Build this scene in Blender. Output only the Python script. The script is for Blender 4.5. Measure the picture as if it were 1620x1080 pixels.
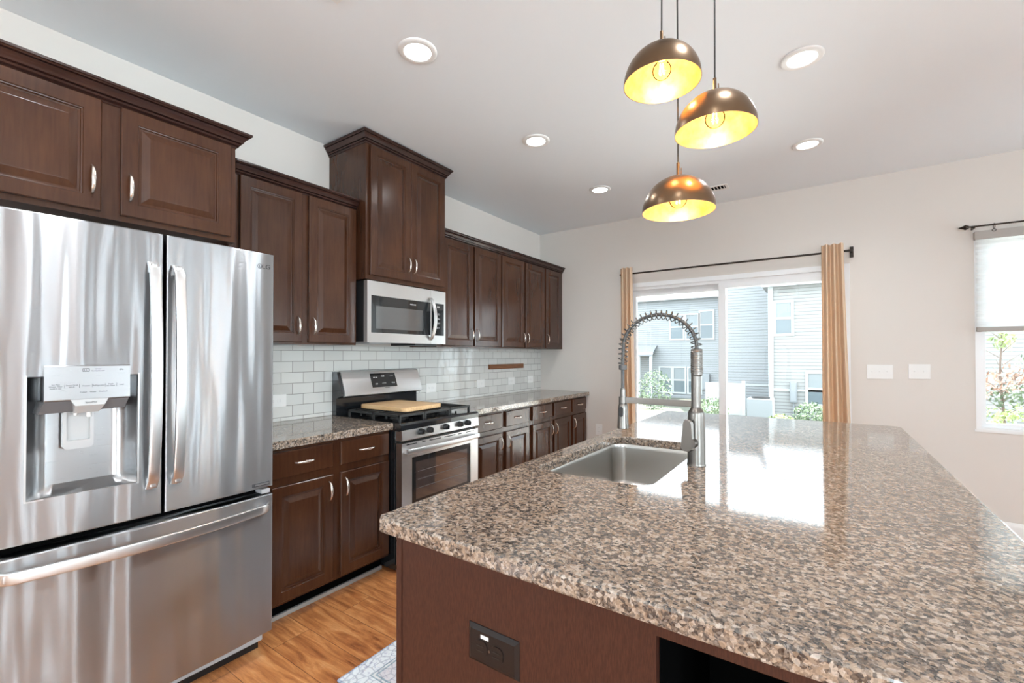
import bpy, bmesh, math, random
from mathutils import Vector, Matrix
random.seed(7)
for o in list(bpy.data.objects): bpy.data.objects.remove(o)
SC = bpy.context.scene
COL = SC.collection
PI = math.pi
L = 4.669      # back wall
H = 2.785      # ceiling

# ------------------------------------------------------------------ camera
cam = bpy.data.cameras.new('camera'); co = bpy.data.objects.new('camera', cam); COL.objects.link(co)
cam.sensor_width = 36; cam.lens = 709.656 / 1620 * 36; cam.shift_y = 12.678 / 1620
cam.clip_start = .02; cam.clip_end = 300
yaw, pitch, roll = .605, .0114, -.0011
f = Vector((-math.sin(yaw), math.cos(yaw), 0)); r = Vector((math.cos(yaw), math.sin(yaw), 0)); u = Vector((0, 0, 1))
f, u = f * math.cos(pitch) + u * math.sin(pitch), u * math.cos(pitch) - f * math.sin(pitch)
r, u = r * math.cos(roll) + u * math.sin(roll), u * math.cos(roll) - r * math.sin(roll)
co.matrix_world = Matrix(((r.x, u.x, -f.x, 2.8155), (r.y, u.y, -f.y, 0), (r.z, u.z, -f.z, 1.333), (0, 0, 0, 1)))
SC.camera = co
SC.view_settings.view_transform = 'Standard'; SC.view_settings.look = 'None'
SC.view_settings.gamma = 1; SC.view_settings.use_curve_mapping = False
SC.view_settings.exposure = 0.18

# ------------------------------------------------------------------ world and large lights
SKY = 5.6
w = bpy.data.worlds.new('sky'); SC.world = w; w.use_nodes = True
nt = w.node_tree; nt.nodes.clear()
bg = nt.nodes.new('ShaderNodeBackground'); out = nt.nodes.new('ShaderNodeOutputWorld')
bg.inputs[0].default_value = (.84, .93, 1, 1); bg.inputs[1].default_value = SKY
nt.links.new(bg.outputs[0], out.inputs[0])

def area(name, loc, direction, sx, sy, power, color=(1, 1, 1), portal=False):
    l = bpy.data.lights.new(name, 'AREA'); l.shape = 'RECTANGLE'; l.size = sx; l.size_y = sy
    l.energy = power; l.color = color
    if portal: l.cycles.is_portal = True
    o = bpy.data.objects.new(name, l); COL.objects.link(o); o.location = loc
    o.rotation_euler = Vector(direction).to_track_quat('-Z', 'Y').to_euler()
    return o
DAY = (.78, .91, 1)
# area lamps added outside unseen windows to fill the room with light
WIN_R = [(-3.3, -2.2), (-1.9, -.9), (.95, 1.30), (2.15, 2.50), (3.35, 3.70), (4.02, 4.50)]     # right wall, y ranges: wide pair added for light, narrow ones after fridge streaks
WIN_F = [(3.2, 4.9)]                                   # wall behind the camera, x range; unseen, added for light
WIN_L = [(-3.3, -2.1)]                                 # left wall, behind the camera; unseen, added to light the ceiling
for a, b in WIN_R:
    area('window_daylight', (7.33, (a + b) / 2, 1.5), (-1, 0, .15), b - a, 1.5, 170 if b < 0 else 40, DAY)
for a, b in WIN_F:
    area('window_daylight', ((a + b) / 2, -3.63, 1.35), (0, 1, .15), b - a, 1.9, 70, DAY)
for a, b in WIN_L:
    area('window_daylight', (-.13, (a + b) / 2, 1.5), (1, 0, .2), b - a, 1.5, 130, DAY)
sun = bpy.data.lights.new('sun', 'SUN'); sun.energy = 24; sun.angle = .02; sun.color = (1, .97, .92)
so = bpy.data.objects.new('sun', sun); COL.objects.link(so); so.location = (8, 9, 20)
so.rotation_euler = Vector((-.45, -.12, -.88)).to_track_quat('-Z', 'Y').to_euler()
area('sky_portal', (2.03, L + .3, 1.05), (0, -1, 0), 1.9, 2.0, 1, portal=True)
area('sky_portal', (4.2, L + .3, 1.5), (0, -1, 0), .9, 1.45, 1, portal=True)

# ------------------------------------------------------------------ material helpers
def mat(name, color=(.8, .8, .8), rough=.5, metal=0, **kw):
    m = bpy.data.materials.new(name); m.use_nodes = True
    b = m.node_tree.nodes['Principled BSDF']
    b.inputs['Base Color'].default_value = (*color, 1); b.inputs['Roughness'].default_value = rough
    b.inputs['Metallic'].default_value = metal
    for k, v in kw.items():
        b.inputs[k.replace('_', ' ')].default_value = v
    return m
def N(m, typ, **kw):
    n = m.node_tree.nodes.new(typ)
    for k, v in kw.items(): setattr(n, k, v)
    return n
def lk(m, a, b): m.node_tree.links.new(a, b)
def bsdf(m): return m.node_tree.nodes['Principled BSDF']
def pos(m, scale=(1, 1, 1), rot=(0, 0, 0)):
    g = N(m, 'ShaderNodeNewGeometry'); mp = N(m, 'ShaderNodeMapping')
    mp.inputs['Scale'].default_value = scale; mp.inputs['Rotation'].default_value = rot
    lk(m, g.outputs['Position'], mp.inputs[0]); return mp.outputs[0]
def noise(m, vec, scale, detail=3, rough=.5, dist=0):
    n = N(m, 'ShaderNodeTexNoise'); n.inputs['Scale'].default_value = scale; n.inputs['Detail'].default_value = detail
    n.inputs['Roughness'].default_value = rough; n.inputs['Distortion'].default_value = dist
    if vec is not None: lk(m, vec, n.inputs['Vector'])
    return n
def ramp(m, fac, stops, mode='LINEAR'):
    n = N(m, 'ShaderNodeValToRGB'); n.color_ramp.interpolation = mode; e = n.color_ramp.elements
    while len(e) < len(stops): e.new(.5)
    for i, (p, c) in enumerate(stops): e[i].position = p; e[i].color = (*c, 1) if len(c) == 3 else c
    lk(m, fac, n.inputs[0]); return n
def mix(m, fac, a, b, mode='MIX'):
    n = N(m, 'ShaderNodeMix', data_type='RGBA', blend_type=mode)
    if isinstance(fac, (int, float)): n.inputs[0].default_value = fac
    else: lk(m, fac, n.inputs[0])
    for i, v in ((6, a), (7, b)):
        if isinstance(v, tuple): n.inputs[i].default_value = (*v, 1)
        else: lk(m, v, n.inputs[i])
    return n.outputs[2]
def bump(m, h, strength=.2, dist=.001, normal_in=None):
    n = N(m, 'ShaderNodeBump'); n.inputs['Strength'].default_value = strength; n.inputs['Distance'].default_value = dist
    lk(m, h, n.inputs['Height'])
    if normal_in is not None: lk(m, normal_in, n.inputs['Normal'])
    return n.outputs[0]

# walls / ceiling
M = {}
def paint(name, c):
    m = mat(name, c, .6); n = noise(m, pos(m), 260, 2); lk(m, bump(m, n.outputs[0], .08, .0006), bsdf(m).inputs['Normal']); return m
M['wall'] = paint('greige wall paint', (.70, .655, .61))
M['ceiling'] = paint('white ceiling paint', (.81, .855, .895))
M['white'] = mat('white trim paint', (.82, .82, .81), .35)
M['vinyl'] = mat('white vinyl', (.84, .85, .86), .3)
M['plastic'] = mat('white outlet plastic', (.80, .79, .77), .35)
M['black'] = mat('black plastic', (.012, .012, .013), .35)
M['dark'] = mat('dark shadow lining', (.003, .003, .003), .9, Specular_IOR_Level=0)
M['enamel'] = mat('black enamel', (.012, .013, .015), .12, Coat_Weight=.5)
M['iron'] = mat('cast iron', (.02, .02, .02), .5)
M['bronze'] = mat('dark bronze rod', (.035, .026, .02), .4, .6)
M['brushed'] = mat('brushed nickel', (.215, .20, .185), .32, 1)
M['pull'] = mat('satin nickel pull', (.72, .66, .60), .25, 1)
M['hose'] = mat('grey spring hose', (.10, .10, .10), .45, .3)
M['steelwire'] = mat('spring wire', (.12, .12, .115), .3, .9)
M['grey'] = mat('grey plastic', (.42, .42, .43), .4)
M['text'] = mat('dark print', (.05, .05, .055), .5)
M['lighttext'] = mat('pale print', (.75, .75, .75), .5)
M['greystrip'] = mat('grey shoe moulding', (.33, .31, .29), .5)

# cherry stained wood
def wood(name, dark, light, rough=.21, axis='Z'):
    m = mat(name, dark, rough)
    sc = {'Z': (14, 14, 1.1), 'Y': (14, 1.1, 14), 'X': (1.1, 14, 14)}[axis]
    a = noise(m, pos(m, sc), 6, 5, .6, .4)
    b = noise(m, pos(m, (2.2, 2.2, 1.2)), 2.2, 3, .5)
    c = ramp(m, a.outputs[0], [(.3, dark), (.72, light)])
    c2 = mix(m, .5, c.outputs[0], ramp(m, b.outputs[0], [(.3, tuple(x * .72 for x in dark)), (.7, tuple(x * 1.15 for x in light))]).outputs[0])
    lk(m, c2, bsdf(m).inputs['Base Color'])
    lk(m, bump(m, a.outputs[0], .05, .0004), bsdf(m).inputs['Normal'])
    bsdf(m).inputs['Specular IOR Level'].default_value = .42
    return m
M['wood'] = wood('cherry stained cabinet wood', (.035, .012, .006), (.072, .028, .013))
M['crown'] = wood('dark cherry crown wood', (.026, .011, .009), (.044, .019, .0145), axis='Y')
m = mat('brown laminate end panel', (.09, .036, .024), .38)
a = noise(m, pos(m, (9, 9, 1)), 60, 3, .6)
bsdf(m).inputs['Specular IOR Level'].default_value = .3
lk(m, ramp(m, a.outputs[0], [(.35, (.038, .013, .0085)), (.65, (.066, .024, .015))]).outputs[0], bsdf(m).inputs['Base Color']); M['laminate'] = m

# granite
m = mat('speckled brown granite', (.4, .3, .25), .07)
p = pos(m)
wn = noise(m, p, 45, 3, .6)
vm = N(m, 'ShaderNodeVectorMath', operation='MULTIPLY_ADD'); lk(m, wn.outputs['Color'], vm.inputs[0])
vm.inputs[1].default_value = (.016, .016, .016); lk(m, p, vm.inputs[2])
def vor(m, vec, s):
    v = N(m, 'ShaderNodeTexVoronoi'); v.inputs['Scale'].default_value = s; lk(m, vec, v.inputs['Vector'])
    sp = N(m, 'ShaderNodeSeparateColor'); lk(m, v.outputs['Color'], sp.inputs[0]); return sp.outputs[0]
v1 = vor(m, vm.outputs[0], 135); v2 = vor(m, vm.outputs[0], 280)
cl = noise(m, p, 14, 2, .5)
ma = N(m, 'ShaderNodeMath', operation='MULTIPLY_ADD'); lk(m, cl.outputs[0], ma.inputs[0]); ma.inputs[1].default_value = .30
ad = N(m, 'ShaderNodeMath', operation='ADD'); lk(m, v1, ma.inputs[2]); lk(m, ma.outputs[0], ad.inputs[0]); ad.inputs[1].default_value = -.175
c1 = ramp(m, ad.outputs[0], [(0, (.011, .011, .013)), (.24, (.032, .030, .029)), (.36, (.13, .115, .105)), (.52, (.25, .17, .115)), (.74, (.36, .27, .20)), (.93, (.50, .43, .37))])
c2 = ramp(m, v2, [(0, (.018, .018, .02)), (.22, (.09, .078, .07)), (.45, (.23, .165, .12)), (.8, (.38, .30, .235)), (1, (.50, .43, .38))])
lk(m, mix(m, .38, c1.outputs[0], c2.outputs[0]), bsdf(m).inputs['Base Color'])
bsdf(m).inputs['IOR'].default_value = 1.85
M['granite'] = m

# stainless steel, brushed
def steel(name, color, rough, wave=.0, scale=(3.0, 3.0, .35), aniso=.7, grain=(2, 2, 260)):
    m = mat(name, color, rough, 1)
    g = noise(m, pos(m, grain), 6, 3, .6)
    rr = N(m, 'ShaderNodeMapRange'); lk(m, g.outputs[0], rr.inputs[0]); rr.inputs[3].default_value = rough * .75; rr.inputs[4].default_value = rough * 1.3
    lk(m, rr.outputs[0], bsdf(m).inputs['Roughness'])
    nb = bump(m, g.outputs[0], .04, .0003)
    if wave:
        wv = noise(m, pos(m, scale), 3.2, 1.5, .5)
        nb = bump(m, wv.outputs[0], 1, wave, nb)
    lk(m, nb, bsdf(m).inputs['Normal'])
    bsdf(m).inputs['Anisotropic'].default_value = aniso; bsdf(m).inputs['Anisotropic Rotation'].default_value = .25
    tg = N(m, 'ShaderNodeTangent', direction_type='RADIAL', axis='Z'); lk(m, tg.outputs[0], bsdf(m).inputs['Tangent'])
    return m
M['steel'] = steel('brushed stainless steel', (.68, .68, .68), .30)
M['fridge'] = steel('fridge stainless steel', (.445, .455, .47), .33, .020, (2.4, 2.4, .2), aniso=1.0)
M['panelsteel'] = steel('dispenser panel steel', (.42, .42, .425), .3)
M['steelbright'] = mat('satin steel handle', (.66, .66, .66), .36, 1)
M['sink'] = mat('sink stainless steel', (.60, .585, .56), .30, 1)

# glass: thin pane
def pane_mat(name, tint=(.97, .985, .98), ior=1.45):
    m = bpy.data.materials.new(name); m.use_nodes = True; t = m.node_tree; t.nodes.clear()
    tr = N(m, 'ShaderNodeBsdfTransparent'); tr.inputs[0].default_value = (*tint, 1)
    gl = N(m, 'ShaderNodeBsdfGlossy'); gl.inputs['Roughness'].default_value = .02
    fr = N(m, 'ShaderNodeFresnel'); fr.inputs[0].default_value = ior
    mx = N(m, 'ShaderNodeMixShader'); o = N(m, 'ShaderNodeOutputMaterial')
    lk(m, fr.outputs[0], mx.inputs[0]); lk(m, tr.outputs[0], mx.inputs[1]); lk(m, gl.outputs[0], mx.inputs[2]); lk(m, mx.outputs[0], o.inputs[0])
    return m
M['glass'] = pane_mat('clear window glass')
M['bulbglass'] = pane_mat('clear bulb glass', (.99, .97, .92), 1.12)
M['mwglass'] = mat('dark appliance glass', (.02, .021, .022), .04, IOR=1.6)
M['mwscreen'] = mat('grey window screen glass', (.09, .09, .09), .05, IOR=1.9)
def emit(name, c, s):
    m = mat(name, (0, 0, 0), .5); bsdf(m).inputs['Emission Color'].default_value = (*c, 1); bsdf(m).inputs['Emission Strength'].default_value = s; return m
M['lit'] = emit('lit diffuser', (1, .98, .95), 14)
M['filament'] = emit('glowing filament', (1, .62, .25), 60)
M['bronzedome'] = mat('brown bronze dome', (.165, .105, .062), .3, .9)
m = mat('gold leaf dome lining', (.9, .55, .18), .38, .55)
n_ = noise(m, pos(m), 26, 5, .6)
lk(m, ramp(m, n_.outputs[0], [(.3, (.78, .42, .10)), (.7, (.98, .66, .26))]).outputs[0], bsdf(m).inputs['Base Color']); M['gold'] = m

# tiles
m = mat('glossy white subway tile', (.7, .7, .66), .12)
g = N(m, 'ShaderNodeNewGeometry'); sx = N(m, 'ShaderNodeSeparateXYZ'); lk(m, g.outputs['Position'], sx.inputs[0])
cx = N(m, 'ShaderNodeCombineXYZ'); ay = N(m, 'ShaderNodeMath', operation='ADD'); az = N(m, 'ShaderNodeMath', operation='ADD')
lk(m, sx.outputs[1], ay.inputs[0]); ay.inputs[1].default_value = .05; lk(m, sx.outputs[2], az.inputs[0]); az.inputs[1].default_value = -.0220
lk(m, ay.outputs[0], cx.inputs[0]); lk(m, az.outputs[0], cx.inputs[1])
bt = N(m, 'ShaderNodeTexBrick'); bt.offset = .5; lk(m, cx.outputs[0], bt.inputs['Vector'])
bt.inputs['Scale'].default_value = 1; bt.inputs['Brick Width'].default_value = .1475; bt.inputs['Row Height'].default_value = .0705
bt.inputs['Mortar Size'].default_value = .0019; bt.inputs['Mortar Smooth'].default_value = .1
bt.inputs['Color1'].default_value = (.68, .675, .645, 1); bt.inputs['Color2'].default_value = (.61, .605, .58, 1); bt.inputs['Mortar'].default_value = (.27, .26, .24, 1)
lk(m, bt.outputs['Color'], bsdf(m).inputs['Base Color'])
inv = N(m, 'ShaderNodeMath', operation='SUBTRACT'); inv.inputs[0].default_value = 1; lk(m, bt.outputs['Fac'], inv.inputs[1])
wv = noise(m, pos(m, (1, 1, 1)), 9, 1)
nb = bump(m, wv.outputs[0], .5, .004)
lk(m, bump(m, inv.outputs[0], .6, .0015, nb), bsdf(m).inputs['Normal'])
mr = N(m, 'ShaderNodeMapRange'); lk(m, bt.outputs['Fac'], mr.inputs[0]); mr.inputs[3].default_value = .07; mr.inputs[4].default_value = .7
lk(m, mr.outputs[0], bsdf(m).inputs['Roughness']); M['tile'] = m

# plank floor (planks along X)
m = mat('honey brown plank floor', (.4, .2, .1), .3)
g = N(m, 'ShaderNodeNewGeometry'); bt = N(m, 'ShaderNodeTexBrick'); bt.offset = .37; bt.offset_frequency = 2
lk(m, g.outputs['Position'], bt.inputs['Vector']); bt.inputs['Scale'].default_value = 1
bt.inputs['Brick Width'].default_value = 1.2; bt.inputs['Row Height'].default_value = .178; bt.inputs['Mortar Size'].default_value = .0012
bt.inputs['Color1'].default_value = (0, 0, 0, 1); bt.inputs['Color2'].default_value = (1, 1, 1, 1); bt.inputs['Mortar'].default_value = (.5, .5, .5, 1)
off = N(m, 'ShaderNodeVectorMath', operation='MULTIPLY_ADD'); lk(m, bt.outputs['Color'], off.inputs[0]); off.inputs[1].default_value = (7, 3, 0); lk(m, pos(m, (1.3, 9, 1)), off.inputs[2])
gr = noise(m, off.outputs[0], 2.6, 6, .62, .9)
fi = noise(m, pos(m, (4, 120, 1)), 3, 3, .6)
base = ramp(m, gr.outputs[0], [(.28, (.24, .085, .035)), (.42, (.46, .19, .07)), (.55, (.64, .30, .115)), (.72, (.78, .46, .22))])
tint = ramp(m, bt.outputs['Color'], [(0, (.80, .68, .60)), (1, (1.06, 1.0, .95))])
c = mix(m, 1, base.outputs[0], tint.outputs[0], 'MULTIPLY')
c = mix(m, 1, c, ramp(m, fi.outputs[0], [(.3, (.84, .82, .8)), (.65, (1.05, 1.05, 1.05))]).outputs[0], 'MULTIPLY')
c = mix(m, bt.outputs['Fac'], c, (.12, .05, .025))
lk(m, c, bsdf(m).inputs['Base Color']); lk(m, bump(m, gr.outputs[0], .06, .0006), bsdf(m).inputs['Normal']); M['floor'] = m

# fabrics
m = mat('tan curtain fabric', (.80, .63, .46), .85)
tl = N(m, 'ShaderNodeBsdfTranslucent'); tl.inputs[0].default_value = (.85, .62, .42, 1); mx = N(m, 'ShaderNodeMixShader'); mx.inputs[0].default_value = .35
lk(m, bsdf(m).outputs[0], mx.inputs[1]); lk(m, tl.outputs[0], mx.inputs[2]); lk(m, mx.outputs[0], [n for n in m.node_tree.nodes if n.type == 'OUTPUT_MATERIAL'][0].inputs[0]); M['curtain'] = m
m = bpy.data.materials.new('white cellular shade fabric'); m.use_nodes = True; t = m.node_tree; t.nodes.clear()
d = N(m, 'ShaderNodeBsdfDiffuse'); d.inputs[0].default_value = (.9, .9, .9, 1); tl = N(m, 'ShaderNodeBsdfTranslucent'); tl.inputs[0].default_value = (.9, .92, .92, 1)
mx = N(m, 'ShaderNodeMixShader'); mx.inputs[0].default_value = .75; o_ = N(m, 'ShaderNodeOutputMaterial')
lk(m, d.outputs[0], mx.inputs[1]); lk(m, tl.outputs[0], mx.inputs[2]); lk(m, mx.outputs[0], o_.inputs[0]); M['shade'] = m
M['shaderail'] = mat('taupe shade rail', (.40, .37, .34), .5)

# siding
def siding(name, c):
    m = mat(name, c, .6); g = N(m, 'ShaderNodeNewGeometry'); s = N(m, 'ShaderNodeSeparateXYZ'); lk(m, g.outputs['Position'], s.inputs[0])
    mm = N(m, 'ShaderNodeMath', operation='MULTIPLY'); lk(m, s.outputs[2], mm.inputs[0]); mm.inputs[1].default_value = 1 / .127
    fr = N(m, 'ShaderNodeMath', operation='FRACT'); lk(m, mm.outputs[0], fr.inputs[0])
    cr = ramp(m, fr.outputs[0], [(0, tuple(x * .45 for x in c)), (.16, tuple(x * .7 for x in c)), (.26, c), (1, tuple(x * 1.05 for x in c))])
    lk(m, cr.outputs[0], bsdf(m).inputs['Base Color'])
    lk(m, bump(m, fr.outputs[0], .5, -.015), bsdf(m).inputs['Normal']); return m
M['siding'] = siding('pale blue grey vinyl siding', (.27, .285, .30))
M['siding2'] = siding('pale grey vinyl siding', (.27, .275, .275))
M['extwhite'] = mat('white exterior trim', (.42, .44, .45), .5)
M['roof'] = mat('grey shingle roof', (.24, .25, .27), .8)
M['extglass'] = mat('exterior window glass', (.13, .16, .18), .1)
M['extblind'] = mat('exterior window blind', (.21, .235, .25), .5)
M['extgrey'] = mat('grey utility box', (.24, .26, .28), .5)
def leafm(name, a, b):
    m = mat(name, a, .6); n = noise(m, pos(m), 9, 3); lk(m, ramp(m, n.outputs[0], [(.35, a), (.65, b)]).outputs[0], bsdf(m).inputs['Base Color']); return m
M['leaf'] = leafm('dull green leaves', (.06, .10, .055), (.12, .17, .09))
M['leafy'] = leafm('yellow green leaves', (.12, .19, .06), (.27, .31, .11))
M['leafp'] = leafm('pinkish new leaves', (.20, .13, .09), (.34, .20, .15))
M['bark'] = mat('tree bark', (.12, .09, .075), .8)
M['ground'] = leafm('mulch and lawn', (.08, .09, .06), (.15, .15, .12))
M['concrete'] = mat('pale concrete', (.55, .54, .52), .8)
M['sofit'] = mat('pale soffit', (.7, .7, .7), .6)

# ------------------------------------------------------------------ mesh helpers
class MB:
    def __init__(s): s.v = []; s.f = []
    def add(s, vs, fs):
        k = len(s.v); s.v += [tuple(x) for x in vs]; s.f += [[i + k for i in q] for q in fs]; return s
    def box(s, a, b, bev=0, seg=2):
        x0, y0, z0 = a; x1, y1, z1 = b
        if bev:
            bm = bmesh.new(); bmesh.ops.create_cube(bm, size=1)
            for v in bm.verts: v.co = ((x0 + x1) / 2 + v.co.x * (x1 - x0), (y0 + y1) / 2 + v.co.y * (y1 - y0), (z0 + z1) / 2 + v.co.z * (z1 - z0))
            bmesh.ops.bevel(bm, geom=bm.edges[:], offset=bev, segments=seg, affect='EDGES', profile=.5)
            s.bm(bm); return s
        return s.add([(x0, y0, z0), (x1, y0, z0), (x1, y1, z0), (x0, y1, z0), (x0, y0, z1), (x1, y0, z1), (x1, y1, z1), (x0, y1, z1)],
                     [(0, 3, 2, 1), (4, 5, 6, 7), (0, 1, 5, 4), (1, 2, 6, 5), (2, 3, 7, 6), (3, 0, 4, 7)])
    def bm(s, bm):
        bm.verts.index_update(); s.add([v.co[:] for v in bm.verts], [[v.index for v in fc.verts] for fc in bm.faces]); bm.free(); return s
    def loops(s, rings, caps=(True, True), close=True):
        n = len(rings[0]); vs = [p for rg in rings for p in rg]; fs = []
        for i in range(len(rings) - 1):
            for j in range(n if close else n - 1):
                a, b = i * n + j, i * n + (j + 1) % n; fs.append((a, b, b + n, a + n))
        if caps[0]: fs.append(tuple(reversed(range(n))))
        if caps[1]: fs.append(tuple(range((len(rings) - 1) * n, len(rings) * n)))
        return s.add(vs, fs)
    def tube(s, pts, r, n=12, caps=(True, True)):
        pts = [Vector(p) for p in pts]; rs = r if isinstance(r, (list, tuple)) else [r] * len(pts); rings = []; nrm = None
        for i, p in enumerate(pts):
            t = (pts[min(i + 1, len(pts) - 1)] - pts[max(i - 1, 0)]).normalized()
            if nrm is None:
                nrm = t.orthogonal().normalized()
            nrm = (nrm - t * nrm.dot(t)).normalized(); bi = t.cross(nrm)
            rings.append([p + (nrm * math.cos(2 * PI * k / n) + bi * math.sin(2 * PI * k / n)) * rs[i] for k in range(n)])
        return s.loops(rings, caps)
    def lathe(s, c, prof, n=32, axis='Z', caps=(True, True)):
        c = Vector(c); rings = []
        for rr, h in prof:
            ring = []
            for k in range(n):
                a = 2 * PI * k / n; x, y = rr * math.cos(a), rr * math.sin(a)
                ring.append(c + (Vector((x, y, h)) if axis == 'Z' else Vector((h, x, y)) if axis == 'X' else Vector((y, h, x))))
            rings.append(ring)
        return s.loops(rings, caps)
    def prism(s, poly, axis, a, b):       # poly in the other two axes (cyclic order)
        def P(p, t): return {'X': (t, p[0], p[1]), 'Y': (p[0], t, p[1]), 'Z': (p[0], p[1], t)}[axis]
        return s.loops([[P(p, a) for p in poly], [P(p, b) for p in poly]])
    def build(s, name, m, parent=None, smooth=40, mats=None):
        org = Vector(parent.matrix_basis.translation) if parent is not None else None
        if parent is not None:
            pp = parent.parent
            while pp is not None: org = org + pp.matrix_basis.translation; pp = pp.parent
        me = bpy.data.meshes.new(name)
        if org is None:
            xs, ys, zs = zip(*s.v); org = Vector(((min(xs) + max(xs)) / 2, (min(ys) + max(ys)) / 2, min(zs)))
            loc = org
        else:
            xs, ys, zs = zip(*s.v); c = Vector(((min(xs) + max(xs)) / 2, (min(ys) + max(ys)) / 2, (min(zs) + max(zs)) / 2))
            loc = c - org; org = c
        me.from_pydata([tuple(Vector(v) - org) for v in s.v], [], s.f); me.validate()
        bm = bmesh.new(); bm.from_mesh(me); bmesh.ops.recalc_face_normals(bm, faces=bm.faces[:]); bm.to_mesh(me); bm.free()
        if smooth:
            me.shade_smooth(); me.set_sharp_from_angle(angle=math.radians(smooth))
        me.materials.append(M[m] if isinstance(m, str) else m)
        o = bpy.data.objects.new(name, me); COL.objects.link(o); o.location = loc
        if smooth and len(me.polygons) < 4000:
            wn = o.modifiers.new('even_normals', 'WEIGHTED_NORMAL'); wn.keep_sharp = True; wn.weight = 80
        if parent is not None: o.parent = parent
        return o
def thing(name, label, cat, loc, group=None):
    o = bpy.data.objects.new(name, None); COL.objects.link(o); o.empty_display_size = .05; o.location = loc
    o['label'] = label; o['category'] = cat
    if group: o['group'] = group
    return o
def tag(o, label, cat, group=None, kind=None):
    o['label'] = label; o['category'] = cat
    if group: o['group'] = group
    if kind: o['kind'] = kind
    return o
def struct(o, label=None, cat=None):
    o['kind'] = 'structure'
    if label: o['label'] = label
    if cat: o['category'] = cat
    return o
def text(body, size, loc, parent, m='text', face='X', name='lettering', sx=1, ext=.0003):
    cu = bpy.data.curves.new('t', 'FONT'); cu.body = body; cu.size = size; cu.align_x = 'CENTER'; cu.align_y = 'CENTER'; cu.extrude = ext
    to = bpy.data.objects.new('t', cu); COL.objects.link(to); bpy.context.view_layer.update()
    me = bpy.data.meshes.new_from_object(to.evaluated_get(bpy.context.evaluated_depsgraph_get()))
    bpy.data.objects.remove(to); bpy.data.curves.remove(cu)
    R = Matrix(((0, 0, 1, 0), (1, 0, 0, 0), (0, 1, 0, 0), (0, 0, 0, 1))) if face == 'X' else Matrix(((1, 0, 0, 0), (0, 0, -1, 0), (0, 1, 0, 0), (0, 0, 0, 1)))
    me.transform(R @ Matrix.Diagonal((sx, 1, 1, 1)))
    me.materials.clear(); me.materials.append(M[m]); me.name = name
    o = bpy.data.objects.new(name, me); COL.objects.link(o)
    org = Vector((0, 0, 0)); pp = parent
    while pp is not None: org += pp.matrix_basis.translation; pp = pp.parent
    o.location = Vector(loc) - org; o.parent = parent
    return o
def rrect(x0, y0, x1, y1, r, n=6):
    pts = []
    for cx_, cy_, a0 in ((x1 - r, y1 - r, 0), (x0 + r, y1 - r, 90), (x0 + r, y0 + r, 180), (x1 - r, y0 + r, 270)):
        for k in range(n + 1):
            a = math.radians(a0 + 90 * k / n); pts.append((cx_ + r * math.cos(a), cy_ + r * math.sin(a)))
    return pts

# ------------------------------------------------------------------ room shell
RX, FY = 7.2, -3.5
struct(MB().box((-.15, FY - .15, -.05), (RX + .15, L + .15, 0)).build('floor', 'floor', smooth=0))
struct(MB().box((-.15, FY - .15, H), (RX + .15, L + .15, H + .05)).build('ceiling', 'ceiling', smooth=0))
b = MB().box((-.15, WIN_L[0][1], 0), (0, L + .15, H)).box((-.15, FY - .15, 0), (0, WIN_L[0][0], H)).box((-.15, WIN_L[0][0], 0), (0, WIN_L[0][1], .75)).box((-.15, WIN_L[0][0], 2.25), (0, WIN_L[0][1], H))
struct(b.build('wall_left', 'wall', smooth=0))
DX0, DX1, DZ = 1.06, 3.01, 2.09
WX0, WX1, WZ0, WZ1 = 3.745, 4.665, .775, 2.225
b = MB()
for a0, a1, z0, z1 in ((0, DX0, 0, H), (DX0, DX1, DZ, H), (DX1, WX0, 0, H), (WX0, WX1, 0, WZ0), (WX0, WX1, WZ1, H), (WX1, RX, 0, H)):
    b.box((a0, L, z0), (a1, L + .15, z1))
struct(b.build('wall_back', 'wall', smooth=0))
b = MB(); ys = [FY]
for a0, a1 in WIN_R: ys += [a0, a1]
ys.append(L)
for i in range(0, len(ys), 2): b.box((RX, ys[i], 0), (RX + .15, ys[i + 1], H))
for a0, a1 in WIN_R: b.box((RX, a0, 0), (RX + .15, a1, .75)); b.box((RX, a0, 2.25), (RX + .15, a1, H))
struct(b.build('wall_right', 'wall', smooth=0))
b = MB(); xs_ = [0]
for a0, a1 in WIN_F: xs_ += [a0, a1]
xs_.append(RX)
for i in range(0, len(xs_), 2): b.box((xs_[i], FY - .15, 0), (xs_[i + 1], FY, H))
for a0, a1 in WIN_F: b.box((a0, FY - .15, 0), (a1, FY, .4)); b.box((a0, FY - .15, 2.3), (a1, FY, H))
struct(b.build('wall_front', 'wall', smooth=0))
base_prof = [(0, 0), (.014, 0), (.014, .10), (.009, .115), (.006, .13), (0, .13)]
struct(MB().prism([(L - p[0], p[1]) for p in base_prof], 'X', DX1 + .002, RX).build('baseboard_back', 'white'))
struct(MB().prism([(RX - p[0], p[1]) for p in base_prof], 'Y', FY, L - .02).build('baseboard_right', 'white'))

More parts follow.
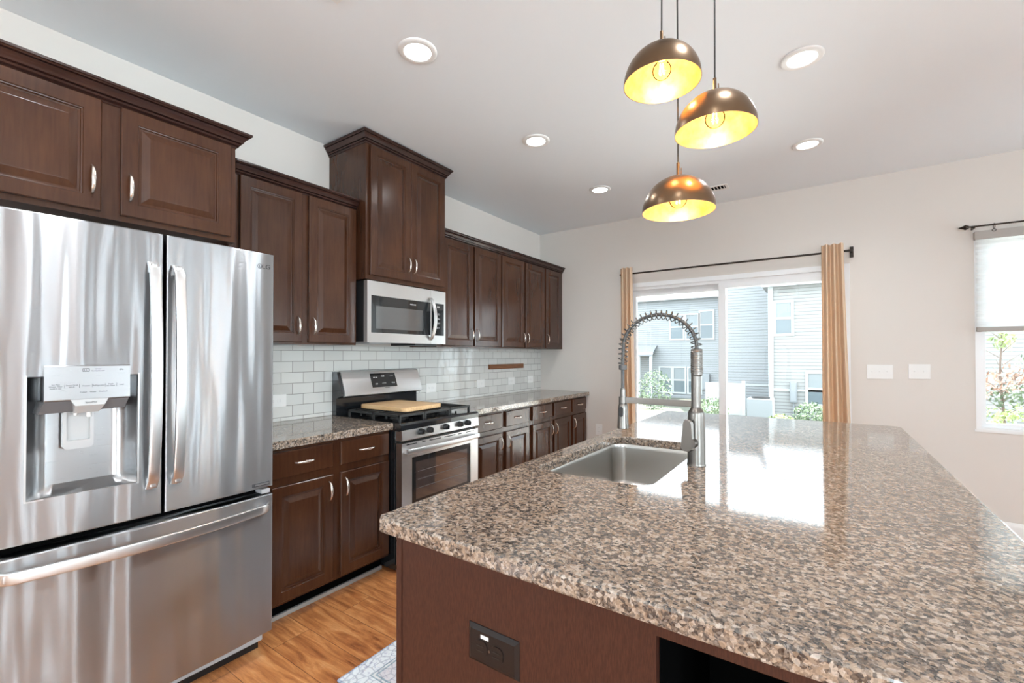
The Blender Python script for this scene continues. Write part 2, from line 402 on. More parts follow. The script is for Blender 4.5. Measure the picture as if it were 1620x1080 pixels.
def unseen_window(n, axis, a0, a1, z0, z1, at):  # windows out of view, added as openings for the fill lamps
    root = bpy.data.objects.new('window_%d' % n, None); COL.objects.link(root)
    root.location = (at, (a0 + a1) / 2, z0) if axis == 'X' else ((a0 + a1) / 2, at, z0); struct(root)
    def B(mb, p0, p1, q0, q1, d0, d1):
        if axis == 'X': mb.box((at + d0, p0, q0), (at + d1, p1, q1))
        else: mb.box((p0, at + d0, q0), (p1, at + d1, q1))
    fr = MB(); t = .045; mid = (z0 + z1) / 2; mx_ = (a0 + a1) / 2
    B(fr, a0, a0 + t, z0, z1, 0, .06); B(fr, a1 - t, a1, z0, z1, 0, .06); B(fr, a0 + t, a1 - t, z0, z0 + t, 0, .06); B(fr, a0 + t, a1 - t, z1 - t, z1, 0, .06)
    B(fr, a0 + t, a1 - t, mid - .02, mid + .02, .01, .05); B(fr, mx_ - .02, mx_ + .02, z0 + t, mid - .02, .01, .05); B(fr, mx_ - .02, mx_ + .02, mid + .02, z1 - t, .01, .05)
    fr.build('window_frame', 'vinyl', root, 0)
    gm = MB(); B(gm, a0 + t, a1 - t, z0 + t, z1 - t, .028, .032); gm.build('pane', 'glass', root, 0)
for i, (a0, a1) in enumerate(WIN_R): unseen_window(2 + i, 'X', a0, a1, .75, 2.25, RX + .02)
for i, (a0, a1) in enumerate(WIN_F): unseen_window(8 + i, 'Y', a0, a1, .4, 2.3, FY - .09)
unseen_window(9, 'X', *WIN_L[0], .75, 2.25, -.09)

# sliding glass door
root = bpy.data.objects.new('door_1', None); COL.objects.link(root); root.location = ((DX0 + DX1) / 2, L + .06, 0)
struct(root, 'white sliding glass patio door between tan curtains', 'door')
b = MB(); y0, y1 = L - .004, L + .13
b.box((DX0, y0, 0), (DX0 + .04, y1, DZ)); b.box((DX1 - .04, y0, 0), (DX1, y1, DZ)); b.box((DX0 + .04, y0, DZ - .045), (DX1 - .04, y1, DZ)); b.box((DX0 + .04, y0 + .01, 0), (DX1 - .04, y1, .03))
b.box((DX0 + .04, y0 + .02, DZ - .075), (DX1 - .04, y0 + .04, DZ - .045)).box((DX0 + .04, y0 + .07, DZ - .075), (DX1 - .04, y0 + .075, DZ - .045))
b.build('door_frame', 'vinyl', root, 0)
def slider(x0, x1, ya, st0, st1, top, nm):
    b = MB(); z0, z1 = .03, DZ - .05
    b.box((x0, ya, z0), (x0 + st0, ya + .04, z1)); b.box((x1 - st1, ya, z0), (x1, ya + .04, z1))
    b.box((x0 + st0, ya, z1 - top), (x1 - st1, ya + .04, z1)); b.box((x0 + st0, ya, z0), (x1 - st1, ya + .04, z0 + .09))
    o = b.build(nm, 'vinyl', root, 0)
    MB().box((x0 + st0, ya + .017, z0 + .09), (x1 - st1, ya + .023, z1 - top)).build('glass_panel', 'glass', o, 0)
    return o
slider(DX0 + .04, 2.06, L + .065, .07, .07, .085, 'door_panel')
o = slider(1.995, DX1 - .04, L + .018, .062, .07, .072, 'door_panel')
MB().box((2.885, L - .012, .92), (2.905, L + .018, 1.12), .006).build('door_handle', 'vinyl', root)

# single hung window with cellular shade
root = bpy.data.objects.new('window_1', None); COL.objects.link(root); root.location = ((WX0 + WX1) / 2, L + .06, WZ0)
struct(root, 'white vinyl single hung window beside the switches', 'window')
b = MB(); y0, y1 = L - .002, L + .12
b.box((WX0, y0, WZ0), (WX0 + .028, y1, WZ1)); b.box((WX1 - .028, y0, WZ0), (WX1, y1, WZ1)); b.box((WX0 + .028, y0, WZ1 - .03), (WX1 - .028, y1, WZ1)); b.box((WX0 + .028, y0, WZ0), (WX1 - .028, y1, WZ0 + .02))
b.build('window_frame', 'vinyl', root, 0)
MB().box((WX0 - .008, L - .006, WZ0 - .012), (WX1 + .008, L + .0, WZ0 + .006)).build('window_sill', 'white', root, 0)
def sash(z0, z1, ya, nm):
    b = MB(); x0, x1 = WX0 + .028, WX1 - .028
    b.box((x0, ya, z0), (x0 + .032, ya + .03, z1)); b.box((x1 - .032, ya, z0), (x1, ya + .03, z1)); b.box((x0 + .032, ya, z0), (x1 - .032, ya + .03, z0 + .03)); b.box((x0 + .032, ya, z1 - .03), (x1 - .032, ya + .03, z1))
    o = b.build(nm, 'vinyl', root, 0)
    MB().box((x0 + .032, ya + .012, z0 + .03), (x1 - .032, ya + .018, z1 - .03)).build('pane', 'glass', o, 0); return o
zm = 1.51
sash(WZ0 + .02, zm + .02, L + .035, 'lower_sash'); us = sash(zm - .02, WZ1 - .03, L + .075, 'upper_sash')
b = MB(); x0, x1 = WX0 + .06, WX1 - .06
for t_ in (1 / 4, 3 / 4): b.box((x0 + (x1 - x0) * t_ - .009, L + .084, zm + .01), (x0 + (x1 - x0) * t_ + .009, L + .098, WZ1 - .06))
for zz in (2.02,): b.box((x0, L + .0845, zz - .009), (x1, L + .0975, zz + .009))
b.build('muntin', 'vinyl', us, 0)

# ------------------------------------------------------------------ recessed lights
k = 0
DL = [(1.235, 1.495, 'nearest of the left row, above the refrigerator side'), (1.228, 2.585, 'middle of the left row'), (1.22, 3.672, 'farthest, smallest of the left row near the back corner'),
      (2.745, 2.605, 'upper right, nearest of the right row'), (2.742, 3.70, 'lower right, farther of the right row')]
for x, y, d in DL:
    t = thing('recessed_light', 'round white recessed ceiling light, %s' % d, 'light', (x, y, H), 'recessed ceiling lights')
    MB().lathe((x, y, 0), [(.092, H), (.092, H - .004), (.084, H - .009), (.066, H - .010), (.062, H - .004), (.062, H)], 40, caps=(False, False)).build('trim_ring', 'white', t, 60)
    MB().lathe((x, y, 0), [(.062, H - .001), (.062, H - .006), (.001, H - .0065)], 40).build('lens', 'lit', t)
    l = bpy.data.lights.new('recessed_lamp', 'SPOT'); l.energy = 26; l.color = (.91, .96, 1); l.spot_size = math.radians(150); l.spot_blend = .8; l.shadow_soft_size = .055
    lo = bpy.data.objects.new('recessed_lamp', l); COL.objects.link(lo); lo.location = (x, y, H - .02)
for x, y in ((2.745, 1.50), (1.235, .41), (2.745, .41), (1.235, -1.3)):   # unseen lamps added to brighten the room, continuing the rows without fixtures
    l = bpy.data.lights.new('recessed_lamp', 'SPOT'); l.energy = 26; l.color = (.91, .96, 1); l.spot_size = math.radians(150); l.spot_blend = .8; l.shadow_soft_size = .055
    lo = bpy.data.objects.new('recessed_lamp', l); COL.objects.link(lo); lo.location = (x, y, H - .02)
# vents
def vent(x, y, rz, wdt, dep, label):
    t = thing('ceiling_vent', label, 'vent', (x, y, H)); c, s = math.cos(rz), math.sin(rz)
    def rot(mb): mb.v = [(x + (vx * c - vy * s), y + (vx * s + vy * c), vz) for vx, vy, vz in mb.v]; return mb
    z = H - .006
    b = MB(); a, d2 = wdt / 2, dep / 2; q = .02
    b.box((-a, -d2, z), (a, -d2 + q, H)); b.box((-a, d2 - q, z), (a, d2, H)); b.box((-a, -d2 + q, z), (-a + q, d2 - q, H)); b.box((a - q, -d2 + q, z), (a, d2 - q, H))
    rot(b).build('frame', 'white', t, 0)
    b = MB().box((-a + q, -d2 + q, H - .001), (a - q, d2 - q, H)); rot(b).build('duct_opening', 'dark', t, 0)
    b = MB(); nn = int((wdt - 2 * q) / .022)
    for i in range(nn):
        xx = -a + q + (i + .5) * (wdt - 2 * q) / nn; b.add([(xx - .005, -d2 + q, H - .001), (xx + .004, -d2 + q, z), (xx + .006, -d2 + q, z), (xx - .003, -d2 + q, H - .001), (xx - .005, d2 - q, H - .001), (xx + .004, d2 - q, z), (xx + .006, d2 - q, z), (xx - .003, d2 - q, H - .001)], [(0, 1, 2, 3), (7, 6, 5, 4), (0, 4, 5, 1), (1, 5, 6, 2), (2, 6, 7, 3), (3, 7, 4, 0)])
    rot(b).build('louvres', 'white', t, 0)
vent(2.075, 4.22, 0, .17, .13, 'small white ceiling vent beside the lowest gold pendant, near the back wall')
vent(1.335, .965, 0, .31, .27, 'white louvred ceiling vent at the top edge, above the kitchen aisle')

# ------------------------------------------------------------------ tile backsplash
o = MB().box((.0005, 1.0, .916), (.01, L - .001, 1.394)).build('tile_backsplash', 'tile', smooth=0)
tag(o, 'glossy off white subway tile backsplash between counter and wall cabinets', 'backsplash')

# ------------------------------------------------------------------ cabinet parts
RAISED = [(0, 0), (0, -.003), (.003, 0), (.050, 0), (.052, -.003), (.056, -.004), (.058, -.009), (.064, -.010), (.088, -.001), (.091, -.0005)]
def front_panel(mb, X, y0, y1, z0, z1, t=.02, raised=True):
    """door or drawer front: outer face at x = X, facing +X"""
    rings = [[(X - t, y0, z0), (X - t, y1, z0), (X - t, y1, z1), (X - t, y0, z1)]]
    prof = RAISED if raised else [(0, 0), (0, -.004), (.004, -.001), (.012, 0)]
    for i, (d, n_) in enumerate(prof):
        if i == 0: continue
        rings.append([(X + n_, y0 + d, z0 + d), (X + n_, y1 - d, z0 + d), (X + n_, y1 - d, z1 - d), (X + n_, y0 + d, z1 - d)])
    mb.loops(rings)
def pull(X, y, z, vertical, parent, ln=.104):
    """arched bow pull with two feet"""
    b = MB(); rings = []; n = 14; h = ln / 2
    for i in range(n + 1):
        s = -1 + 2 * i / n; off = .003 + .024 * (1 - s * s) ** .55 if abs(s) < 1 else .003
        wd = .0062 - .002 * abs(s); th = .0028
        if i in (0, n): off = .0005
        c = (X + off, y, z + s * h) if vertical else (X + off, y + s * h, z)
        rg = []
        for k in range(8):
            a = 2 * PI * k / 8; dx, dw = th * math.cos(a), wd * math.sin(a)
            # direction along the arch
            ds = 2 * h / n; o1 = .024 * (1 - min(1, (s + .1) ** 2)) ** .55; o0 = .024 * (1 - min(1, (s - .1) ** 2)) ** .55
            sl = (o1 - o0) / (.2 * h); ln_ = math.hypot(1, sl); nx, ns = 1 / ln_, -sl / ln_
            if vertical: rg.append((c[0] + dx * nx, c[1] + dw, c[2] + dx * ns))
            else: rg.append((c[0] + dx * nx, c[1] + dx * ns, c[2] + dw))
        rings.append(rg)
    b.loops(rings)
    return b.build('handle', 'pull', parent, 60)
def wall_cab(label, X, y0, y1, z0, z1, doors, crown=None, nm='wall_cabinet', dz=(.012, .012), extra=None, hz=None):
    t = thing(nm, label, 'cabinet', (X / 2, (y0 + y1) / 2, z0))
    b = MB(); b.box((.002, y0, z0), (X, y1, z1)); b.build('body', 'wood', t, 0)
    for a0, a1, side in doors:
        b = MB(); front_panel(b, X + .02, a0, a1, z0 + dz[0], z1 - dz[1], .0195); d = b.build('door', 'wood', t, 12)
        hy = a1 - .026 if side == 'R' else a0 + .026
        pull(X + .02, hy, (hz if hz else z0 + dz[0] + .095), True, d)
    return t
def crown_profile(p, h):   # (out, up) from the cabinet face
    k = p / .046; g = h / .067
    return [(a * k, b * g) for a, b in [(0, 0), (.004, 0), (.006, .005), (.010, .007), (.007, .011), (.013, .013), (.016, .019), (.012, .022), (.021, .024), (.024, .031), (.029, .040), (.036, .047), (.033, .051), (.040, .052), (.043, .057), (.046, .058), (.046, .067), (0, .067)]]
def crown(path, z, p, h, name, parent, m='crown'):
    """path: list of (x, y) on the cabinet face line; profile offset outward to the left-hand normal with mitres"""
    prof = crown_profile(p, h); pts = [Vector(q) for q in path]; rings = []
    for i, q in enumerate(pts):
        d0 = (pts[i] - pts[i - 1]).normalized() if i else None; d1 = (pts[i + 1] - pts[i]).normalized() if i < len(pts) - 1 else None
        n0 = Vector((d0.y, -d0.x)) if d0 else None; n1 = Vector((d1.y, -d1.x)) if d1 else None
        if n0 and n1: nn = (n0 + n1); nn = nn / nn.dot(n0)
        else: nn = n0 or n1
        rings.append([(q.x + nn.x * a, q.y + nn.y * a, z + b_) for a, b_ in prof])
    return MB().loops(rings).build(name, m, parent, 0)

ZU0, ZU1 = 1.395, 2.29      # low wall cabinets
# over the refrigerator
t = wall_cab('deep dark cherry wall cabinet above the stainless refrigerator, two square doors', .61, .045, .962, 1.845, ZU1, [(.072, .495, 'R'), (.552, .938, 'L')], nm='wall_cabinet', dz=(.02, .012), hz=1.975)
crown([(.002 + .60, .045), (.61, .045), (.61, .962), (.36, .962)][1:], ZU1 - .012, .052, .067, 'crown_moulding', t)
# left of the range
t = wall_cab('dark cherry wall cabinet between the refrigerator and the taller cabinet, two tall doors', .305, 1.062, 1.832, ZU0, ZU1, [(1.112, 1.453, 'R'), (1.496, 1.822, 'L')])
crown([(.27, 1.075 - .012), (.305, 1.10), (.305, 1.832)], ZU1 - .012, .043, .067, 'crown_moulding', t)
# tall one above the microwave
t = wall_cab('tallest dark cherry wall cabinet with crown near the ceiling, above the microwave', .40, 1.835, 2.575, 1.825, 2.72, [(1.862, 2.209, 'R'), (2.2105, 2.556, 'L')], dz=(.028, .022), hz=1.965)
crown([(.002, 1.835), (.40, 1.835), (.40, 2.575), (.002, 2.575)], 2.705, .046, .070, 'crown_moulding', t)
# right run: three units under one crown
wall_cab('dark cherry double door wall cabinet directly right of the microwave', .305, 2.578, 3.432, ZU0, ZU1, [(2.64, 3.013, 'R'), (3.040, 3.424, 'L')])
wall_cab('dark cherry double door wall cabinet in the middle of the right run', .305, 3.434, 4.247, ZU0, ZU1, [(3.447, 3.830, 'R'), (3.856, 4.236, 'L')])
wall_cab('narrow single door dark cherry wall cabinet against the back wall', .305, 4.249, L - .002, ZU0, ZU1, [(4.264, 4.600, 'L')])
o = crown([(.305, 2.578), (.305, L - .001)], ZU1 - .010, .043, .066, 'crown_moulding', None)
tag(o, 'dark crown moulding running over the wall cabinets right of the microwave', 'moulding')

def base_cab(label, y0, y1, cols, dz0=.725, dz1=.855, z_d0=.118, z_d1=.685):
    X = .61; t = thing('base_cabinet', label, 'cabinet', (X / 2, (y0 + y1) / 2, 0))
    MB().box((.004, y0, .10), (X, y1, .873)).build('body', 'wood', t, 0)
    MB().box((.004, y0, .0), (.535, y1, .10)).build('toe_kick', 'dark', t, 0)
    for a0, a1, side in cols:
        b = MB(); front_panel(b, X + .02, a0, a1, dz0, dz1, .0195, False); d = b.build('drawer_front', 'wood', t, 12)
        pull(X + .02, (a0 + a1) / 2, (dz0 + dz1) / 2, False, d)
        b = MB(); front_panel(b, X + .02, a0, a1, z_d0, z_d1, .0195); d = b.build('door', 'wood', t, 12)
        pull(X + .02, a1 - .026 if side == 'R' else a0 + .026, z_d1 - .085, True, d)
    return t
base_cab('dark cherry base cabinet between the refrigerator and the gas range', 1.09, 1.848, [(1.125, 1.458, 'R'), (1.505, 1.838, 'L')])
base_cab('dark cherry base cabinet with two drawers directly right of the gas range', 2.61, 3.462, [(2.66, 3.021, 'R'), (3.076, 3.432, 'L')])
base_cab('dark cherry base cabinet with two drawers, middle of the right run', 3.464, 4.278, [(3.496, 3.862, 'R'), (3.900, 4.262, 'L')])
base_cab('narrow dark cherry base cabinet with one drawer against the back wall', 4.280, L - .016, [(4.296, 4.634, 'L')])
struct(MB().box((.536, 1.09, 0), (.552, 1.848, .022), .003).build('trim_1', 'greystrip'))
struct(MB().box((.536, 2.61, 0), (.552, L - .02, .022), .003).build('trim_2', 'greystrip'))

# countertops
def slab(outer, holes, z0, z1, bev, name, m='granite'):
    bm = bmesh.new(); es = []
    for lp in [outer] + holes:
        vs = [bm.verts.new((x, y, z1)) for x, y in lp]
        es += [bm.edges.new((vs[i], vs[(i + 1) % len(vs)])) for i in range(len(vs))]
    bmesh.ops.triangle_fill(bm, use_beauty=True, use_dissolve=False, edges=es)
    bmesh.ops.recalc_face_normals(bm, faces=bm.faces[:])
    if bm.faces[0].normal.z < 0: bmesh.ops.reverse_faces(bm, faces=bm.faces[:])
    top = bm.faces[:]
    ret = bmesh.ops.extrude_face_region(bm, geom=top)
    nv = [g_ for g_ in ret['geom'] if isinstance(g_, bmesh.types.BMVert)]
    for v in nv: v.co.z = z0
    # bevel the upper rim
    rim = [e for e in bm.edges if abs(e.verts[0].co.z - z1) < 1e-6 and abs(e.verts[1].co.z - z1) < 1e-6 and any(abs(fc.normal.z) < .5 for fc in e.link_faces)]
    bm.normal_update()
    rim = [e for e in bm.edges if all(abs(v.co.z - z1) < 1e-6 or abs(v.co.z - z0) < 1e-6 for v in e.verts) and abs(e.verts[0].co.z - e.verts[1].co.z) < 1e-6 and len(e.link_faces) == 2 and abs(abs(e.link_faces[0].normal.z) - abs(e.link_faces[1].normal.z)) > .5]
    if bev: bmesh.ops.bevel(bm, geom=rim, offset=bev, segments=2, affect='EDGES', profile=.5)
    return MB().bm(bm).build(name, m, None, 0)
ZC = .914
o = slab([(.011, 1.09), (.65, 1.09), (.65, 1.851), (.011, 1.851)], [], ZC - .04, ZC, .004, 'countertop')
tag(o, 'short speckled granite countertop between the refrigerator and the range', 'countertop')
o = slab([(.011, 2.602), (.65, 2.602), (.65, L - .003), (.011, L - .003)], [], ZC - .04, ZC, .004, 'countertop')
tag(o, 'long speckled granite countertop right of the range along the wall', 'countertop')

# ------------------------------------------------------------------ refrigerator
FYL, FYR, FM = .222, 1.055, .6405
def fx(y, base=.775, bul=.017):
    c = (FYL + FYR) / 2; s = (y - c) / ((FYR - FYL) / 2); return base + bul * (1 - s * s)
fr = thing('refrigerator', 'stainless steel French door refrigerator with ice and water dispenser, bottom freezer drawer', 'refrigerator', (.4, (FYL + FYR) / 2, 0))
MB().box((.03, FYL + .004, .03), (.70, FYR - .004, 1.755), .006).build('body', 'grey', fr)
MB().box((.10, FYL + .02, .0), (.69, FYR - .02, .03)).build('base_grille', 'black', fr, 0)
MB().box((.70, FYL + .02, .09), (.715, FYR - .02, 1.77)).build('door_gasket', 'dark', fr, 0)
def fridge_door(y0, y1, z0, z1, name, hole=None, nseg=22, e=.006):
    """shell with rounded rim, curved front, optional rectangular hole"""
    ysl = sorted(set([y0 + e] + [y0 + e + (y1 - y0 - 2 * e) * i / nseg for i in range(nseg + 1)] + ([hole[0], hole[1]] if hole else [])))
    zsl = sorted(set([z0 + e, z1 - e] + ([hole[2], hole[3]] if hole else [])))
    ysl = [ysl[0]] + [y for a, y in zip(ysl, ysl[1:]) if y - a > 1e-4]
    mb = MB(); idx = {}; vs = []
    def V(p):
        kk = tuple(round(c, 6) for c in p)
        if kk not in idx: idx[kk] = len(vs); vs.append(p)
        return idx[kk]
    fs = []
    for i in range(len(ysl) - 1):
        for j in range(len(zsl) - 1):
            a, b_, c, d = ysl[i], ysl[i + 1], zsl[j], zsl[j + 1]
            if hole and a >= hole[0] - 1e-5 and b_ <= hole[1] + 1e-5 and c >= hole[2] - 1e-5 and d <= hole[3] + 1e-5: continue
            fs.append([V((fx(a), a, c)), V((fx(b_), b_, c)), V((fx(b_), b_, d)), V((fx(a), a, d))])
    # perimeter ring going round the edge and back
    per = [(y, zsl[0]) for y in ysl] + [(ysl[-1], z) for z in zsl[1:]] + [(y, zsl[-1]) for y in reversed(ysl[:-1])] + [(ysl[0], z) for z in reversed(zsl[1:-1])]
    def outw(y, z, d):
        yy = y + (d if y >= ysl[-1] - 1e-6 else -d if y <= ysl[0] + 1e-6 else 0); zz = z + (d if z >= zsl[-1] - 1e-6 else -d if z <= zsl[0] + 1e-6 else 0); return yy, zz
    rings = [[(fx(y), y, z) for y, z in per]]
    for d, bk in ((e * .5, e * .134), (e * .866, e * .5), (e, e), (e, .05)):
        rings.append([(fx(y) - bk if bk < .04 else .718, *outw(y, z, d)) for y, z in per])
    n = len(per)
    for a in range(len(rings) - 1):
        for j in range(n):
            k2 = (j + 1) % n; fs.append([V(rings[a][j]), V(rings[a][k2]), V(rings[a + 1][k2]), V(rings[a + 1][j])])
    fs.append([V(p_) for p_ in rings[-1]])
    mb.add(vs, fs); return mb.build(name, 'fridge', fr, 50)
HOLE = (.290, .562, .878, 1.265)
dl = fridge_door(FYL, FM - .0045, .745, 1.785, 'door', HOLE)
drr = fridge_door(FM + .0045, FYR, .745, 1.785, 'door')
dw = fridge_door(FYL, FYR, .10, .712, 'freezer_drawer')
# dispenser recess
y0, y1, z0, z1 = HOLE
disp = MB(); xb = .722
# bezel
for yy0, yy1, zz0, zz1 in ((y0 - .005, y0, z0 - .005, z1 + .004), (y1, y1 + .005, z0 - .005, z1 + .004), (y0, y1, z0 - .005, z0)):
    disp.box((fx(yy0) - .012, yy0, zz0), (fx(yy0) + .0025, yy1, zz1))
disp = disp.build('dispenser_bezel', 'steelbright', fr, 30)
b = MB(); sec = []
n = 14
for i in range(n + 1):
    s = i / n; yy = y0 + (y1 - y0) * s
    e_ = min(s, 1 - s); xx = xb - .0 + (fx(y0) - xb) * max(0, 1 - e_ / .16) ** 1.6
    sec.append((xx, yy))
rings = []
for zz, k_ in ((z0, 1), (z0 + .028, 0), (z1, 0)):
    rings.append([(x_ + (fx(y_) - .004 - x_) * k_ * .85, y_, zz) for x_, y_ in sec])
b.loops(rings, (False, False), False).build('dispenser_recess', 'panelsteel', fr, 60)
b = MB().box((.7185, y0, z0 + .03), (.7195, y1, z1)); b.box((.72, y0, z1 - .002), (fx(y0) - .004, y1, z1)).build('dispenser_back', 'black', fr, 0)
# control panel housing
px = .815
b = MB(); b.prism([(px - .034, 1.30), (px - .004, 1.30), (px, 1.296), (px, 1.190), (px - .002, 1.186), (px - .034, 1.186)], 'Y', .322, .534)
cp = b.build('control_panel', 'panelsteel', fr, 30)
b = MB(); b.loops([[(.726, .318, 1.185), (.812, .324, 1.185), (.812, .532, 1.185), (.726, .538, 1.185)], [(.726, .305, 1.150), (.792, .312, 1.146), (.792, .525, 1.150), (.726, .525, 1.150)]])
M['darkgrey'] = mat('dark grey plastic', (.13, .13, .135), .4)
b.build('dispenser_housing', 'darkgrey', fr, 20)
b = MB(); b.loops([[(.77, .385, 1.186), (.818, .382, 1.188), (.818, .476, 1.188), (.77, .473, 1.186)], [(.77, .388, 1.165), (.821, .392, 1.168), (.821, .466, 1.168), (.77, .468, 1.165)], [(.76, .392, 1.140), (.800, .395, 1.143), (.800, .456, 1.143), (.76, .458, 1.140)]])
M['silver'] = mat('silver plastic', (.48, .48, .48), .35, .2)
sp = b.build('dispenser_spout', 'silver', fr, 30)
MB().lathe((.775, .402, 0), [(.005, 1.141), (.005, 1.133), (.003, 1.132)], 14).build('ice_nozzle', 'plastic', sp)
MB().lathe((.785, .433, 0), [(.0065, 1.142), (.0065, 1.126), (.004, 1.125)], 14).build('water_nozzle', 'plastic', sp)
b = MB(); pl = rrect(.375, 1.02, .452, 1.15, .014, 5); pi_ = rrect(.385, 1.048, .442, 1.145, .004, 5)
b.loops([[(.738, p_[0], p_[1]) for p_ in pl], [(.758, p_[0], p_[1]) for p_ in pl], [(.758, p_[0], p_[1]) for p_ in pi_], [(.747, p_[0], p_[1]) for p_ in pi_]])
b.build('dispenser_lever', 'silver', fr, 30)
# panel print
tx = px + .0006
b = MB()
for dy, dz_, wd_, hh in ((0, 0, .016, .0012), (0, .0098, .016, .0012), (-.008, .005, .0012, .0098), (.008, .005, .0012, .0098)):
    b.box((px - .0005, .419 + dy - wd_ / 2, 1.279 + dz_ - hh / 2 - .0), (px + .0008, .419 + dy + wd_ / 2, 1.279 + dz_ + hh / 2))
b.build('emblem', 'text', cp, 0)
text('LC', .009, (tx, .419, 1.284), cp)
text('Linear\nCompressor', .0065, (tx, .449, 1.284), cp)
text('(A)', .008, (tx, .510, 1.284), cp)
for y_, s_ in ((.348, 'Ice Plus\nWater Filter\nHold 3 sec'), (.385, 'Smart Grid\nWi-Fi'), (.420, 'Freezer'), (.451, 'Refrigerator'), (.482, 'Fresh\nAir Filter'), (.511, 'Lock')):
    text(s_, .0062, (tx, y_, 1.232), cp)
for y_ in (.368, .403, .435, .468, .498): MB().box((px, y_ - .0003, 1.226), (px + .0006, y_ + .0003, 1.238)).build('divider', 'text', cp, 0)
for y_, s_ in ((.413, 'Cubed'), (.437, 'Water'), (.462, 'Crushed')): text(s_, .0062, (tx, y_, 1.211), cp)
text('SpacePlus', .0075, (.8222, .431, 1.1775), sp)
# badge
t_ = text('LG', .028, (fx(1.018) + .0008, 1.019, 1.724), drr, name='logo', sx=1.1)
b = MB(); cy_, cz_ = .990, 1.724; n = 24
b.loops([[(fx(cy_) + .001, cy_ + r_ * math.cos(2 * PI * i / n), cz_ + r_ * math.sin(2 * PI * i / n)) for i in range(n)] for r_ in (.0085, .0105)], (False, False))
b.box((fx(cy_), cy_ - .0025, cz_ - .004), (fx(cy_) + .0012, cy_ - .001, cz_ + .005)); b.box((fx(cy_), cy_ - .0025, cz_ - .005), (fx(cy_) + .0012, cy_ + .003, cz_ - .0035)); b.box((fx(cy_), cy_ + .002, cz_ - .0008), (fx(cy_) + .0012, cy_ + .009, cz_ + .0008))
b.box((fx(cy_), cy_ - .0058, cz_ + .0015), (fx(cy_) + .0012, cy_ - .0036, cz_ + .0037))
b.build('emblem', 'text', drr, 0)
b = MB(); X_ = fx(1.0)
b.box((X_ - .004, .962, .757), (X_ + .003, 1.036, .771)); bd = b.build('badge', 'text', drr, 0)
MB().box((X_, .975, .7605), (X_ + .0045, 1.033, .768)).build('badge_strip', 'steelbright', bd, 0)
# handles
def fridge_handle(y, z0, z1, parent):
    b = MB(); n = 24; rings = []
    for i in range(n + 1):
        s = -1 + 2 * i / n; zz = (z0 + z1) / 2 + s * (z1 - z0) / 2
        off = .030 + .030 * (1 - s * s)
        if abs(s) > .93: off -= .022 * ((abs(s) - .93) / .07) ** 1.5
        x_ = fx(y) + off; hw, ht = .0165, .0085
        rings.append([(x_ + ht * cx_, y + hw * cy__, zz) for cx_, cy__ in ((1, -.75), (1, .75), (.6, 1), (-.6, 1), (-1, .7), (-1, -.7), (-.6, -1), (.6, -1))])
    b.loops(rings)
    for s in (-1, 1):
        zz = (z0 + z1) / 2 + s * ((z1 - z0) / 2 - .022)
        b.box((fx(y) - .004, y - .010, zz - .016), (fx(y) + .032, y + .010, zz + .016), .004)
    b.build('handle', 'steelbright', parent, 50)
fridge_handle(.6005, .848, 1.672, dl); fridge_handle(.6765, .848, 1.672, drr)
b = MB(); n = 30; rings = []; ha, hb = FYL + .006, FYR - .022
for i in range(n + 1):
    s = -1 + 2 * i / n; yy = (ha + hb) / 2 + s * (hb - ha) / 2; off = .030 + .030 * (1 - s * s)
    if abs(s) > .94: off -= .022 * ((abs(s) - .94) / .06) ** 1.5
    x_ = fx(yy) + off; zz = .662
    rings.append([(x_ + .0085 * a_, yy, zz + .0185 * c_) for a_, c_ in ((1, -.75), (1, .75), (.6, 1), (-.6, 1), (-1, .7), (-1, -.7), (-.6, -1), (.6, -1))])
b.loops(rings)
for s in (-1, 1):
    yy = (ha + hb) / 2 + s * ((hb - ha) / 2 - .03); b.box((fx(yy) - .004, yy - .018, .650), (fx(yy) + .034, yy + .018, .674), .004)
b.build('handle', 'steelbright', dw, 50)
b = MB().box((.72, FYR - .05, .718), (.775, FYR - .012, .738), .003); b.build('hinge', 'grey', fr)
MB().box((.60, FYR - .07, 0.0), (.66, FYR - .03, .03)).build('foot', 'black', fr, 0)
MB().box((.60, FYL + .03, 0.0), (.66, FYL + .07, .03)).build('foot', 'black', fr, 0)

# ------------------------------------------------------------------ gas range
RY0, RY1, RF = 1.856, 2.598, .715
rg = thing('gas_range', 'stainless steel gas range with black cooktop and five black knobs', 'stove', (.36, (RY0 + RY1) / 2, 0))
MB().box((.03, RY0, .02), (.66, RY1, .865)).build('body', 'enamel', rg, 0)
MB().box((.10, RY0 + .03, 0), (.60, RY1 - .03, .02)).build('base', 'black', rg, 0)
b = MB(); b.prism([(.10, .865), (.70, .865), (.715, .872), (.715, .900), (.705, .912), (.690, .915), (.10, .915)], 'Y', RY0, RY1); b.build('cooktop', 'enamel', rg, 30)
b = MB(); b.prism([(.66, .806), (.716, .806), (.722, .812), (.716, .870), (.66, .870)], 'Y', RY0 + .004, RY1 - .004); cpn = b.build('control_panel', 'steel', rg, 30)
for y_ in (2.012, 2.088, 2.238, 2.380, 2.462):
    b = MB().lathe((0, y_, .848), [(.019, .718), (.020, .722), (.018, .742), (.014, .750), (.002, .751)], 24, 'X')
    b.box((.742, y_ - .0045, .834), (.758, y_ + .0045, .863), .003); b.build('knob', 'black', rg, 40)
